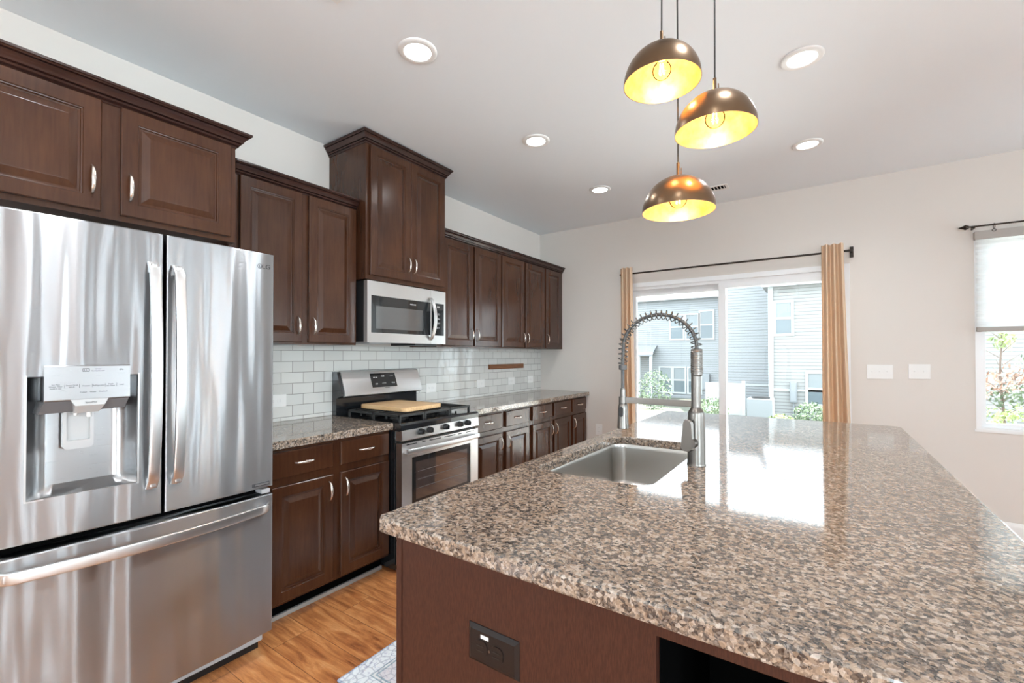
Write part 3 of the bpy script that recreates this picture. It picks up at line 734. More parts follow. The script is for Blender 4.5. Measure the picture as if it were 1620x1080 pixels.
# oven door
b = MB(); D0, D1, DZ0, DZ1 = RY0 + .006, RY1 - .006, .205, .790
wy0, wy1, wz0, wz1 = 1.945, 2.508, .395, .695
for a in ((D0, wy0, DZ0, DZ1), (wy1, D1, DZ0, DZ1), (wy0, wy1, DZ0, wz0), (wy0, wy1, wz1, DZ1)): b.box((.665, a[0], a[2]), (RF, a[1], a[3]))
od = b.build('oven_door', 'steel', rg, 0)
MB().box((.672, wy0, wz0), (.712, wy1, wz1)).build('oven_window', 'mwglass', od, 0)
M['ovenglass'] = mat('reflective oven glass', (.075, .055, .05), .04, IOR=2.3)
MB().box((.7121, wy0 + .035, wz0 + .03), (.7128, wy1 - .035, wz1 - .035)).build('window_screen', 'ovenglass', od, 0)
b = MB()
for k in (.30, .55, .78): b.box((.7129, wy0 + .05, wz0 + .03 + .22 * k), (.7131, wy1 - .05, wz0 + .033 + .22 * k))
b.build('rack_lines', 'darkgrey', od, 0)
b = MB()
for a0, a1 in ((1.90, 1.985), (2.03, 2.06), (2.095, 2.20), (2.235, 2.345), (2.375, 2.41), (2.455, 2.545)):
    MB().box((RF, a0, .776), (RF + .001, a1, .781)).build('vent_slot', 'dark', od, 0)

b = MB(); rings = []
for i in range(25):
    s = -1 + 2 * i / 24; yy = (D0 + D1) / 2 + s * .345; off = .026 + .018 * (1 - s * s)
    rings.append([(RF + off + .008 * a_, yy, .742 + .016 * c_) for a_, c_ in ((1, -.6), (1, .6), (.4, 1), (-1, .8), (-1, -.8), (.4, -1))])
b.loops(rings)
for s in (-1, 1): b.box((RF - .001, (D0 + D1) / 2 + s * .33 - .014, .728), (RF + .03, (D0 + D1) / 2 + s * .33 + .014, .756), .003)
b.build('oven_handle', 'steelbright', od, 50)
MB().box((.665, D0, .045), (RF - .002, D1, .195), .004).build('storage_drawer', 'steel', rg)
# backguard
b = MB(); b.prism([(.012, .90), (.060, .90), (.060, 1.03), (.118, 1.05), (.114, 1.075), (.070, 1.205), (.055, 1.215), (.012, 1.215)], 'Y', RY0, RY1); b.build('backguard', 'enamel', rg, 30)
b = MB(); b.prism([(.110, 1.040), (.128, 1.048), (.123, 1.080), (.076, 1.210), (.060, 1.219), (.058, 1.214), (.070, 1.205), (.112, 1.075)], 'Y', RY0 + .022, RY1 - .004)
bgp = b.build('backguard_panel', 'steel', rg, 30)
b = MB(); P_ = lambda s, o_: (.123 + (.076 - .123) * s + o_ * .94, 1.080 + .130 * s + o_ * .34)
q = [P_(.10, .0005), P_(.10, .002), P_(.88, .002), P_(.88, .0005)]
b.prism(q, 'Y', 2.115, 2.345); b.build('display', 'mwglass', bgp, 0)
dsp = bpy.data.objects['display']
for y_, s_, z_ in ((2.155, '▬ ▬', .66), (2.225, '8:88', .70), (2.305, '- + =', .70), (2.155, '8 8', .28), (2.225, '1 2 3', .30), (2.310, '* 0 0', .30)):
    X_, Z_ = P_(z_, .0028); text(s_, .016, (X_, y_, Z_), dsp, 'lighttext')
X_, Z_ = P_(.02, .0022); text('FRIGIDAIRE', .009, (X_, 2.245, Z_ + .004), bgp)
# grates & burners
def burner(x, y, r_):
    b = MB().lathe((x, y, 0), [(r_ + .02, .915), (r_ + .018, .919), (r_, .921), (r_, .932), (r_ * .8, .937), (.002, .938)], 24); b.build('burner', 'iron', rg, 40)
for x_, y_, r_ in ((.24, 2.03, .032), (.50, 2.03, .042), (.37, 2.227, .036), (.24, 2.42, .034), (.50, 2.42, .045)): burner(x_, y_, r_)
def grate(y0, y1):
    b = MB(); x0, x1 = .15, .655; zt = .958; w_ = .006
    for xx in (x0, x1): b.box((xx - w_, y0, zt - .014), (xx + w_, y1, zt))
    for yy in (y0 + w_, y1 - w_): b.box((x0, yy - w_, zt - .014), (x1, yy + w_, zt))
    xm = (x0 + x1) / 2; b.box((xm - w_, y0, zt - .012), (xm + w_, y1, zt))
    nb_ = 3
    for i in range(nb_):
        yy = y0 + (y1 - y0) * (i + 1) / (nb_ + 1); b.box((x0, yy - .004, zt - .012), (x1, yy + .004, zt + .001))
    for xx in (x0, xm, x1):
        for yy in (y0 + w_, y1 - w_): b.box((xx - .007, yy - w_, .9155), (xx + .007, yy + w_, zt))
    for i in range(5):
        xx = x0 + (x1 - x0) * i / 4
        for yy in (y0 + w_, y1 - w_): b.box((xx - .004, yy - .005, .925), (xx + .004, yy + .005, zt))
    b.build('grate', 'iron', rg, 0)
grate(RY0 + .035, 2.102); grate(2.108, 2.346); grate(2.352, RY1 - .035)
# cutting board
m = mat('pale maple board', (.66, .42, .20), .45)
a = noise(m, pos(m, (2, 30, 30)), 3, 3); lk(m, ramp(m, a.outputs[0], [(.3, (.62, .37, .17)), (.7, (.76, .52, .28))]).outputs[0], bsdf(m).inputs['Base Color']); M['maple'] = m
b = MB(); cb_, sb_ = math.cos(.04), math.sin(.04)
def RB(x, y): return (.372 + x * cb_ - y * sb_, 2.175 + x * sb_ + y * cb_)
pl = rrect(-.245, -.185, .215, .185, .045, 6); pl2 = rrect(-.242, -.182, .212, .182, .043, 6)
b.loops([[(*RB(*q_), .9595) for q_ in pl2], [(*RB(*q_), .9625) for q_ in pl], [(*RB(*q_), .9835) for q_ in pl], [(*RB(*q_), .9865) for q_ in pl2]])
o = b.build('cutting_board', 'maple', None, 40); tag(o, 'pale maple cutting board with rounded corners lying on the range grates', 'cutting board')

# ------------------------------------------------------------------ microwave
MX, MY0, MY1, MZ0, MZ1 = .410, 1.842, 2.570, 1.414, 1.816
mw = thing('microwave', 'stainless steel over the range microwave with curved handle', 'microwave', (.2, (MY0 + MY1) / 2, MZ0))
MB().box((.012, MY0, MZ0 + .004), (.372, MY1, MZ1)).build('body', 'black', mw, 0)
DV = 2.414
b = MB(); gy0, gy1, gz0, gz1 = 1.873, DV - .004, 1.478, 1.722
for a in ((MY0, gy0, MZ0, MZ1), (gy0, DV - .001, MZ0, gz0), (gy0, DV - .001, gz1, MZ1), (gy1, DV - .001, gz0, gz1)): b.box((.374, a[0], a[2]), (MX, a[1], a[3]))
md = b.build('door', 'steel', mw, 0)
MB().box((.376, gy0, gz0), (MX - .001, gy1, gz1)).build('door_window', 'mwglass', md, 0)
MB().box((MX - .0009, 1.912, 1.505), (MX - .0002, 2.33, 1.655)).build('window_screen', 'mwscreen', md, 0)
text('FRIGIDAIRE', .011, (MX + .0005, 2.235, 1.690), md, 'lighttext')
b = MB()
for a in ((DV + .001, MY1, MZ0, gz0), (DV + .001, MY1, gz1, MZ1), (MY1 - .018, MY1, gz0, gz1), (DV + .001, DV + .004, gz0, gz1)): b.box((.374, a[0], a[2]), (MX, a[1], a[3]))
mc = b.build('control_panel', 'steel', mw, 0)
MB().box((.376, DV + .004, gz0), (MX - .001, MY1 - .018, gz1)).build('keypad', 'mwglass', mc, 0)
text('2:00', .018, (MX, 2.49, 1.695), mc, 'lighttext')
for j, s_ in enumerate(('1 2 3', '4 5 6', '7 8 9', '0 +')): text(s_, .018, (MX, 2.49, 1.64 - j * .035), mc, 'lighttext')
b = MB(); rings = []
for i in range(25):
    s = -1 + 2 * i / 24; zz = 1.600 + s * .158; off = .004 + .052 * (1 - s * s) ** .8
    rings.append([(MX + off + .006 * a_, 2.405 + .015 * c_, zz) for a_, c_ in ((1, -.8), (1, .8), (0, 1), (-1, .8), (-1, -.8), (0, -1))])
b.loops(rings).build('handle', 'steelbright', md, 50)
MB().box((.10, 1.92, MZ0 - .006), (.33, 2.10, MZ0 + .004)).build('grease_filter', 'grey', mw, 0)
MB().box((.12, 2.28, MZ0 - .014), (.385, 2.50, MZ0 + .004)).build('vent_grille', 'black', mw, 0)

# ------------------------------------------------------------------ wall plates
def outlet_left(yc, zc, label, wd=.122, ht=.078, kind='outlet'):
    t = thing('wall_outlet', label, 'outlet', (.010, yc, zc), 'outlets on the tile backsplash')
    b = MB(); b.box((.0101, yc - wd / 2, zc - ht / 2), (.0155, yc + wd / 2, zc + ht / 2), .002); b.build('cover_plate', 'plastic', t)
    for s in (-1, 1):
        b = MB(); b.loops([[(xx, yc + s * .021 + p_[0], zc + p_[1]) for p_ in rrect(-.0165, -.0145, .0165, .0145, .009, 4)] for xx in (.0155, .0168)])
        o = b.build('receptacle', 'plastic', t)
        b = MB().box((.0168, yc + s * .021 - .006, zc + .004), (.0171, yc + s * .021 + .002, zc + .0055)).box((.0168, yc + s * .021 - .006, zc - .0055), (.0171, yc + s * .021 + .002, zc - .004)); b.build('slots', 'grey', o, 0)
for y_, lb in ((1.470, 'white outlet on the tile beside the refrigerator, above the short counter'), (2.815, 'white outlet on the tile immediately right of the range backguard'),
               (3.503, 'white outlet on the tile, second to the right of the range'), (4.04, 'white outlet on the tile below the right end of the wooden strip'), (4.427, 'white outlet on the tile closest to the back wall corner')):
    outlet_left(y_, 1.045, lb)
def plate_back(x0, x1, z0, z1, n, label):
    t = thing('switch_plate', label, 'light switch', ((x0 + x1) / 2, L, z0))
    MB().box((x0, L - .006, z0), (x1, L - .0002, z1), .002).build('cover_plate', 'plastic', t)
    for i in range(n):
        xc = x0 + (x1 - x0) * (i + .5) / n * .86 + (x1 - x0) * .07; zc = (z0 + z1) / 2
        b = MB().box((xc - .0055, L - .0072, zc - .012), (xc + .0055, L - .006, zc + .012)); b.box((xc - .004, L - .016, zc - .002), (xc + .004, L - .007, zc + .007), .001); b.build('toggle', 'plastic', t)
plate_back(3.114, 3.279, 1.134, 1.249, 3, 'white triple toggle switch plate on the back wall, beside the patio door')
plate_back(3.371, 3.499, 1.140, 1.255, 2, 'white double toggle switch plate on the back wall, closer to the window')
t = thing('wall_outlet', 'white duplex outlet low on the back wall, left of the patio curtain', 'outlet', (.765, L, .5))
MB().box((.727, L - .006, .435), (.803, L - .0002, .560), .002).build('cover_plate', 'plastic', t)
for s in (-1, 1):
    b = MB(); b.loops([[(.765 + p_[0], yy, .4975 + s * .021 + p_[1]) for p_ in rrect(-.0145, -.0165, .0145, .0165, .009, 4)] for yy in (L - .006, L - .0073)]); o = b.build('receptacle', 'plastic', t)
    MB().box((.760, L - .0077, .4975 + s * .021 - .003), (.7615, L - .0073, .4975 + s * .021 + .005)).box((.769, L - .0077, .4975 + s * .021 - .003), (.7705, L - .0073, .4975 + s * .021 + .005)).build('slots', 'grey', o, 0)
m = mat('walnut strip', (.20, .075, .03), .5); a = noise(m, pos(m, (10, 1, 10)), 8, 4)
lk(m, ramp(m, a.outputs[0], [(.3, (.15, .055, .022)), (.7, (.27, .11, .045))]).outputs[0], bsdf(m).inputs['Base Color']); M['walnut'] = m
o = MB().box((.0105, 3.63, 1.182), (.030, 4.262, 1.232), .002).build('knife_strip', 'walnut'); tag(o, 'narrow brown wooden magnetic knife strip mounted on the tile', 'knife strip')

# ------------------------------------------------------------------ island
IX0, IX1, IY0, IY1 = 1.857, 3.187, .760, 3.424
it = thing('kitchen_island', 'dark brown kitchen island cabinet with open shelf end and outlet', 'island', (2.4, 2.1, 0))
bx0, bx1, by0, by1 = 1.905, 2.93, .792, 3.38
b = MB(); b.box((bx0, by0 + .018, .10), (bx0 + .018, by1, .873)); b.box((bx1 - .018, by0 + .018, 0), (bx1, by1, .873)); b.box((bx0 + .018, by1 - .018, 0), (bx1 - .018, by1, .873)); b.box((bx0 + .06, by0 + .018, 0), (bx0 + .075, by1 - .018, .10))
b.box((2.553, by0 + .018, .02), (2.571, 1.25, .873)); b.box((2.571, 1.23, .02), (bx1 - .018, 1.25, .873))
b.build('carcass', 'laminate', it, 0)
b = MB(); b.box((bx0 + .020, by0, 0), (2.545, by0 + .018, .873)); b.box((2.545, by0 + .0005, 0), (2.573, by0 + .018, .873)); b.box((2.573, by0, .842), (bx1, by0 + .018, .873)); b.box((2.573, by0, 0), (bx1, by0 + .018, .10))
b.box((bx1 - .03, by0, .10), (bx1, by0 + .018, .842))
b.build('end_panel', 'laminate', it, 0)
MB().box((bx0, by0 - .002, 0), (bx0 + .0185, by0 + .018, .873)).build('corner_stile', 'laminate', it, 0)
MB().box((2.573, by0 + .02, .1), (2.575, 1.228, .872)).box((2.575, 1.226, .1), (bx1 - .019, 1.228, .872)).box((bx1 - .0195, by0 + .02, .1), (bx1 - .0185, 1.226, .872)).box((2.575, by0 + .02, .098), (bx1 - .0195, 1.226, .1)).box((2.575, by0 + .02, .870), (bx1 - .0195, 1.226, .872)).build('shelf_lining', 'dark', it, 0)  # near-black sheets paint the shade inside the open shelf
for j in range(4):
    a0 = by0 + .04 + j * .64
    b = MB(); pr = [(bx0 - v[1] - .02 + .0, ) for v in RAISED]
    rings = [[(bx0, a0, .13), (bx0, a0 + .6, .13), (bx0, a0 + .6, .85), (bx0, a0, .85)]]
    for i_, (d_, n_) in enumerate(RAISED):
        if i_: rings.append([(bx0 - .019 - n_, a0 + d_, .13 + d_), (bx0 - .019 - n_, a0 + .6 - d_, .13 + d_), (bx0 - .019 - n_, a0 + .6 - d_, .85 - d_), (bx0 - .019 - n_, a0 + d_, .85 - d_)])
    b.loops(rings).build('door', 'wood', it, 30)
# island outlet
t = thing('wall_outlet', 'dark brown duplex outlet on the end panel of the island', 'outlet', (2.218, by0, .65))
M['brownplastic'] = mat('dark brown plastic', (.012, .008, .007), .4, Specular_IOR_Level=.35)
x0, x1, z0, z1 = 2.150, 2.287, .645, .728
b = MB(); b.loops([[(x0, by0 - .0002, z0), (x1, by0 - .0002, z0), (x1, by0 - .0002, z1), (x0, by0 - .0002, z1)], [(x0, by0 - .002, z0), (x1, by0 - .002, z0), (x1, by0 - .002, z1), (x0, by0 - .002, z1)], [(x0 + .009, by0 - .008, z0 + .009), (x1 - .009, by0 - .008, z0 + .009), (x1 - .009, by0 - .008, z1 - .009), (x0 + .009, by0 - .008, z1 - .009)]])
b.build('cover_plate', 'brownplastic', t, 20)
for s in (-1, 1):
    xc, zc = 2.212 + s * .0215, .684
    b = MB(); b.loops([[(xc + p_[0], yy, zc + p_[1]) for p_ in rrect(-.0165, -.0175, .0165, .0175, .0125, 5)] for yy in (by0 - .008, by0 - .0105)]); o = b.build('receptacle', 'brownplastic', t)
    MB().box((xc - .012, by0 - .0112, zc + .004), (xc + .008, by0 - .0105, zc + .007)).box((xc - .012, by0 - .0112, zc - .007), (xc + .008, by0 - .0105, zc - .004)).build('slots', 'black', o, 0)
MB().lathe((2.212, 0, .684), [(.003, by0 - .009), (.003, by0 - .0072)], 10, 'Y').build('screw', 'brushed', t)
MB().box((2.188, by0 - .0085, .705), (2.210, by0 - .0079, .713)).build('sticker', 'plastic', t, 0)
# top with sink cutout
outer = []
c_ = .018
outer = [(IX0 + c_, IY0), (IX1 - .03, IY0), (IX1, IY0 + .03), (IX1, IY1 - .05), (IX1 - .012, IY1 - .015), (IX1 - .05, IY1), (IX0 + c_, IY1), (IX0, IY1 - c_), (IX0, IY0 + c_)]
SX0, SX1, SY0, SY1 = 1.935, 2.360, 1.415, 2.215
hole = rrect(SX0, SY0, SX1, SY1, .06, 8)
o = slab(outer, [hole], ZC - .038, ZC, .005, 'island_countertop'); tag(o, 'large glossy speckled granite island countertop with undermount sink cutout', 'countertop')
# sink
sk = thing('kitchen_sink', 'undermount stainless steel single bowl sink in the island', 'sink', ((SX0 + SX1) / 2, (SY0 + SY1) / 2, .66))
def rl(d, r_, z): return [(p_[0], p_[1], z) for p_ in rrect(SX0 - d, SY0 - d, SX1 + d, SY1 + d, r_, 8)]
zt = ZC - .0385
b = MB(); b.loops([rl(.022, .08, zt), rl(.004, .064, zt), rl(.002, .062, zt - .006), rl(0, .06, zt - .02), rl(-.006, .055, .70), rl(-.010, .052, .685), rl(-.022, .045, .672), rl(-.05, .03, .667), rl(-.1, .02, .665), rl(-.18, .01, .664)], (False, True))
b.build('bowl', 'sink', sk, 60)
b = MB().lathe(((SX0 + SX1) / 2, (SY0 + SY1) / 2, 0), [(.045, .6645), (.045, .667), (.035, .667), (.030, .6655), (.002, .6655)], 28); b.build('drain', 'steelbright', sk)
# faucet
fx0, fy0 = 2.418, 1.81
fa = thing('kitchen_faucet', 'brushed nickel spring neck pull down faucet on the island beside the sink', 'faucet', (fx0, fy0, ZC))
MB().lathe((fx0, fy0, 0), [(.034, ZC), (.034, ZC + .003), (.0325, ZC + .006), (.0315, ZC + .12), (.0295, ZC + .195), (.026, ZC + .205), (.0185, ZC + .214), (.0175, ZC + .222), (.0175, ZC + .345)], 32).build('body', 'brushed', fa, 50)
b = MB(); prof = [(.0205, 1.255)]
zz = 1.262
while zz < 1.345: prof += [(.0205, zz), (.0225, zz + .002), (.0225, zz + .0045), (.0205, zz + .0065)]; zz += .0085
prof += [(.0215, 1.352), (.012, 1.354)]
b.lathe((fx0 + .003, fy0, 0), [(.017, 1.25)] + prof, 28).build('spring_collar', 'brushed', fa, 0)
# neck path: up from the body and over towards the sink
RXh = .145; cxh = fx0 + .003 - RXh; zc0 = 1.352
def neck(s):    # 0..1
    L1 = .03; arc = PI * .145
    # superellipse arch
    a = PI * s; px_ = cxh + RXh * math.cos(a); pz_ = zc0 + .012 + .135 * math.sin(a) ** .9 if 0 < a < PI else zc0 + .012
    return Vector((px_, fy0, pz_))
hx = 2.128
ctrl = []
for i in range(41):
    a = PI * i / 40; ctrl.append(Vector((cxh + RXh * math.cos(a), fy0, 1.362 + .130 * math.sin(a))))
ctrl = [Vector((fx0 + .003, fy0, 1.335))] + ctrl + [Vector((hx + .001, fy0, 1.325)), Vector((hx, fy0, 1.29))]
low = [Vector((hx, fy0, 1.25)), Vector((hx, fy0, 1.19))]
MB().tube(ctrl + low, .0070, 12).build('hose', 'hose', fa, 60)
# spring coil around the hose
acc = [0]
for a_, b_ in zip(ctrl, ctrl[1:]): acc.append(acc[-1] + (b_ - a_).length)
tot = acc[-1]; turns = 27; pts = []; K = turns * 14
for i in range(K + 1):
    d = tot * i / K; j = max(jj for jj in range(len(acc)) if acc[jj] <= d + 1e-9); j = min(j, len(ctrl) - 2)
    tt = (d - acc[j]) / (acc[j + 1] - acc[j]); p_ = ctrl[j].lerp(ctrl[j + 1], tt); tn = (ctrl[min(j + 2, len(ctrl) - 1)] - ctrl[max(j - 1, 0)]).normalized()
    n1 = Vector((0, 1, 0)); n2 = tn.cross(n1); an = 2 * PI * turns * i / K; rr_ = .0190
    pts.append(p_ + n1 * math.cos(an) * rr_ + n2 * math.sin(an) * rr_)
MB().tube(pts, .0021, 6).build('spring', 'steelwire', fa, 60)
MB().lathe((hx, fy0, 0), [(.010, 1.268), (.0165, 1.270), (.0165, 1.288), (.010, 1.29)], 20).build('spring_clip', 'hose', fa)
MB().lathe((hx, fy0, 0), [(.011, 1.150), (.011, 1.185), (.009, 1.192)], 20).build('connector', 'brushed', fa)
b = MB(); b.box((hx - .004, fy0 - .007, 1.131), (fx0 - .010, fy0 + .007, 1.156), .002); b.lathe((hx, fy0, 0), [(.0165, 1.130), (.0165, 1.157)], 20); b.build('support_arm', 'brushed', fa, 40)
sh = MB().lathe((hx, fy0, 0), [(.010, 1.134), (.0165, 1.128), (.0195, 1.115), (.021, 1.07), (.0235, 1.030), (.0235, 1.026), (.019, 1.024), (.002, 1.024)], 28).build('spray_head', 'brushed', fa, 50)
b = MB(); b.loops([[(hx + p_[0], fy0 - .0165 - dd, 1.095 + p_[1]) for p_ in rrect(-.008, -.020, .008, .020, .0078, 6)] for dd in (0, .0065)]); b.build('spray_button', 'black', sh)
# lever: paddle on the camera-left side
hz_ = 1.000
hb = MB().tube([(fx0 - .004, fy0 - .026, hz_), (fx0 - .010, fy0 - .052, hz_)], .019, 20).build('handle_hub', 'brushed', fa)
b = MB(); rings = []
for dd, k_ in ((0, 1), (.0015, .96)):
    pass
bx_ = Vector((fx0 - .020, fy0 - .048, 0)); pd = [(-.023, -.018), (-.012, -.030), (.006, -.032), (.020, -.022), (.021, .0), (.016, .078), (.009, .088), (-.006, .088), (-.013, .078)]
for dd, k_ in ((.006, .95), (.003, 1), (-.004, 1), (-.007, .95)):
    rings.append([(bx_.x + q_[0] * k_ + dd * -.5 - (.0), bx_.y - dd * .85, hz_ + q_[1] * k_) for q_ in pd])
b.loops(rings).build('lever', 'brushed', fa, 30)

# ------------------------------------------------------------------ pendant lamps
def pendant(x, y, zr, R_, label):
    t = thing('pendant_lamp', label, 'pendant lamp', (x, y, H), 'bronze dome pendants over the island')
    hD = R_ * 1.0; n = 14
    MB().lathe((x, y, 0), [(.055, H - .001), (.055, H - .018), (.045, H - .024), (.006, H - .026)], 28).build('ceiling_canopy', 'bronze', t)
    zt_ = zr + hD
    MB().tube([(x, y, H - .02), (x + .0012, y, (H + zt_) / 2), (x, y, zt_ + .03)], .0026, 8).build('cord', 'black', t)
    MB().lathe((x, y, 0), [(.0022, zt_ + .052), (.0055, zt_ + .050), (.0055, zt_ - .004)], 16).build('stem', 'bronzedome', t)
    MB().tube([(x + .011, y, zt_ - .002), (x + .011, y, zt_ + .03)], .0016, 8).build('cord_grip', 'bronzedome', t)
    prof = [(max(.001, R_ * math.sin(PI / 2 * i / n)), zr + hD * math.cos(PI / 2 * i / n)) for i in range(n + 1)]
    MB().lathe((x, y, 0), [(.001, zt_ + .0005)] + prof[1:] + [(R_ - .0012, zr)], 48, caps=(True, False)).build('dome', 'bronzedome', t, 60)
    pin = [(max(.001, (R_ - .0022) * math.sin(PI / 2 * i / n)), zr + .0002 + (hD - .0022) * math.cos(PI / 2 * i / n)) for i in range(n + 1)]
    MB().lathe((x, y, 0), pin, 48, caps=(True, False)).build('lining', 'gold', t, 60)
    MB().lathe((x, y, 0), [(.018, zt_ - .006), (.018, zt_ - .040), (.014, zt_ - .044)], 20).build('socket', 'gold', t)
    zb = zr + .042; rb = .030
    bp_ = [(rb * math.sin(PI * i / 16) + .0005, zb - rb * math.cos(PI * i / 16)) for i in range(14)] + [(.013, zb + rb + .008), (.013, zt_ - .042)]
    bl = MB().lathe((x, y, 0), bp_, 28, caps=(True, True)).build('bulb', 'bulbglass', t, 60)
    b = MB()
    for s in (-1, 1):
        for s2 in (-1, 1): b.tube([(x + s * .006, y + s2 * .004, zb - .014), (x + s * .0035, y + s2 * .003, zb + .022)], .0009, 6)
    b.build('filament', 'filament', bl)
    l = bpy.data.lights.new('pendant_bulb_light', 'POINT'); l.energy = PEND; l.color = (1, .73, .45); l.shadow_soft_size = .012
    lo = bpy.data.objects.new('pendant_bulb_light', l); COL.objects.link(lo); lo.location = (x, y, zb + .004)
PEND = 2.8
PN = [(2.381, 1.511, 2.240, .124, 'bronze dome pendant lamp with gold lining, highest and leftmost of three'),
      (2.534, 1.570, 2.058, .124, 'bronze dome pendant lamp with gold lining, rightmost of three, middle height'),
      (2.397, 1.648, 1.842, .124, 'bronze dome pendant lamp with gold lining, lowest of three')]
for a in PN: pendant(*a)

# ------------------------------------------------------------------ curtains and rods
def curtain(xc0, xc1, xb0, xb1, label, folds=4.5, z1=2.238, z0=.02, y=L - .142, ph=0.3):
    b = MB(); nx, nz = 72, 16; rings = []
    for j in range(nz + 1):
        s = j / nz; zz = z1 + (z0 - z1) * s; a0 = xc0 + (xb0 - xc0) * s ** 1.2; a1 = xc1 + (xb1 - xc1) * s ** 1.2
        fr_, bk_ = [], []
        for i in range(nx + 1):
            uu = i / nx; amp = .030 * (.85 + .25 * s)
            yy = y + amp * math.sin(2 * PI * folds * uu + ph + .25 * math.sin(3 * s)) ; xx = a0 + (a1 - a0) * uu 
            fr_.append((xx, yy - .001, zz)); bk_.append((xx, yy + .001, zz))
        rings.append(fr_ + bk_[::-1])
    b.loops(rings); o = b.build('curtain', 'curtain', None, 80); tag(o, label, 'curtain', 'tan curtains at the patio door'); return o
curtain(1.075, 1.200, 1.085, 1.235, 'tan pleated curtain gathered at the left side of the patio door', 3)
curtain(2.815, 2.965, 2.815, 3.025, 'tan pleated curtain gathered at the right side of the patio door', 3)
ry, rz = L - .088, 2.182
t = thing('curtain_rod', 'long black curtain rod above the sliding patio door', 'curtain rod', (2.03, ry, rz))
MB().tube([(1.045, L - .012, rz), (1.045, ry + .02, rz), (1.05, ry + .006, rz), (1.066, ry, rz), (3.00, ry, rz), (3.016, ry + .006, rz), (3.022, ry + .02, rz), (3.022, L - .012, rz)], .0085, 14).build('rod', 'bronze', t, 60)
for x_ in (1.045, 3.022): MB().box((x_ - .013, L - .012, rz - .045), (x_ + .013, L - .0003, rz + .045), .003).build('bracket', 'bronze', t)
t = thing('curtain_rod', 'thin black curtain rod with pointed finial above the window', 'curtain rod', (4.2, L - .07, 2.272))
ry, rz = L - .07, 2.262
MB().tube([(3.705, ry, rz), (4.72, ry, rz)], .006, 12).build('rod', 'bronze', t)
for s, x_ in ((-1, 3.712), (1, 4.712)):
    MB().lathe((x_, ry, rz), [(.004, 0), (.011, s * .008), (.018, s * .020), (.019, s * .026), (.012, s * .036), (.005, s * .055), (.001, s * .062)], 20, 'X').build('finial', 'bronze', t)
    MB().box((x_ - s * .022 - .005, ry - .004, rz - .012), (x_ - s * .022 + .005, L - .0003, rz + .004)).build('bracket', 'bronze', t, 0)
for x_ in (3.835,):
    o = MB().tube([(x_, ry + .020 * math.cos(2 * PI * k / 24), rz - .012 + .020 * math.sin(2 * PI * k / 24)) for k in range(25)], .0022, 8).build('ring', 'bronze', t)
    MB().tube([(x_ + .010 * math.cos(2 * PI * k / 16), ry, rz - .040 + .009 * math.sin(2 * PI * k / 16)) for k in range(17)], .0018, 8).build('clip', 'bronze', o)
# cellular shade
sh_ = thing('cellular_shade', 'white cellular shade with taupe rails half lowered in the window', 'window shade', ((WX0 + WX1) / 2, L - .01, 1.50))
MB().box((WX0 - .004, L - .040, 2.172), (WX1 + .004, L - .003, 2.232), .004).build('headrail', 'shaderail', sh_)
MB().box((WX0 + .004, L - .038, 1.497), (WX1 - .004, L - .006, 1.530), .004).build('bottom_rail', 'shaderail', sh_)
b = MB(); n = 34; fr_ = []; bk = []
zs0, zs1 = 1.530, 2.172
for i in range(n + 1):
    zz = zs0 + (zs1 - zs0) * i / n; dd = .010 if i % 2 else .0
    fr_.append((L - .024 - dd, zz)); bk.append((L - .018 , zz))
b = MB(); b.add([(x_, y_, z_) for x_ in (WX0 + .002, WX1 - .002) for y_, z_ in fr_], [(i, i + 1, n + 1 + i + 1, n + 1 + i) for i in range(n)])
b.build('fabric', 'shade', sh_, 0)

# ------------------------------------------------------------------ rug
m = mat('pale blue oriental rug', (.6, .65, .7), .95)
g = N(m, 'ShaderNodeNewGeometry'); s = N(m, 'ShaderNodeSeparateXYZ'); lk(m, g.outputs['Position'], s.inputs[0])
RGX0, RGX1, RGY0, RGY1 = 1.178, 1.840, 1.11, 2.75
def edge(m, sock, a0, a1):
    # distance to the nearer of the two edges
    p1 = N(m, 'ShaderNodeMath', operation='SUBTRACT'); lk(m, sock, p1.inputs[0]); p1.inputs[1].default_value = a0
    p2 = N(m, 'ShaderNodeMath', operation='SUBTRACT'); p2.inputs[0].default_value = a1; lk(m, sock, p2.inputs[1])
    p3 = N(m, 'ShaderNodeMath', operation='MINIMUM'); lk(m, p1.outputs[0], p3.inputs[0]); lk(m, p2.outputs[0], p3.inputs[1]); return p3.outputs[0]
mn = N(m, 'ShaderNodeMath', operation='MINIMUM'); lk(m, edge(m, s.outputs[0], RGX0, RGX1), mn.inputs[0]); lk(m, edge(m, s.outputs[1], RGY0, RGY1), mn.inputs[1])
sc_ = N(m, 'ShaderNodeMath', operation='MULTIPLY'); lk(m, mn.outputs[0], sc_.inputs[0]); sc_.inputs[1].default_value = 4
bd = ramp(m, sc_.outputs[0], [(0, (.42, .50, .62)), (.03, (.74, .78, .80)), (.36, (.33, .42, .47)), (.385, (.70, .72, .72)), (.42, (.33, .42, .47)), (.45, (.66, .64, .66))], 'CONSTANT')
wv = N(m, 'ShaderNodeTexVoronoi', feature='DISTANCE_TO_EDGE'); wv.inputs['Scale'].default_value = 26; lk(m, g.outputs['Position'], wv.inputs['Vector'])
wv2 = noise(m, g.outputs['Position'], 34, 4, .7, 1.5)
pat = ramp(m, wv.outputs[0], [(0, (.62, .64, .70)), (.05, (.62, .64, .70)), (.08, (1, 1, 1)), (1, (1, 1, 1))])
pt2 = ramp(m, wv2.outputs[0], [(.38, (.62, .60, .72)), (.46, (1, 1, 1)), (.58, (1, 1, 1)), (.66, (.95, .80, .78))])
lk(m, mix(m, .8, mix(m, .8, bd.outputs[0], pat.outputs[0], 'MULTIPLY'), pt2.outputs[0], 'MULTIPLY'), bsdf(m).inputs['Base Color']); M['rug'] = m
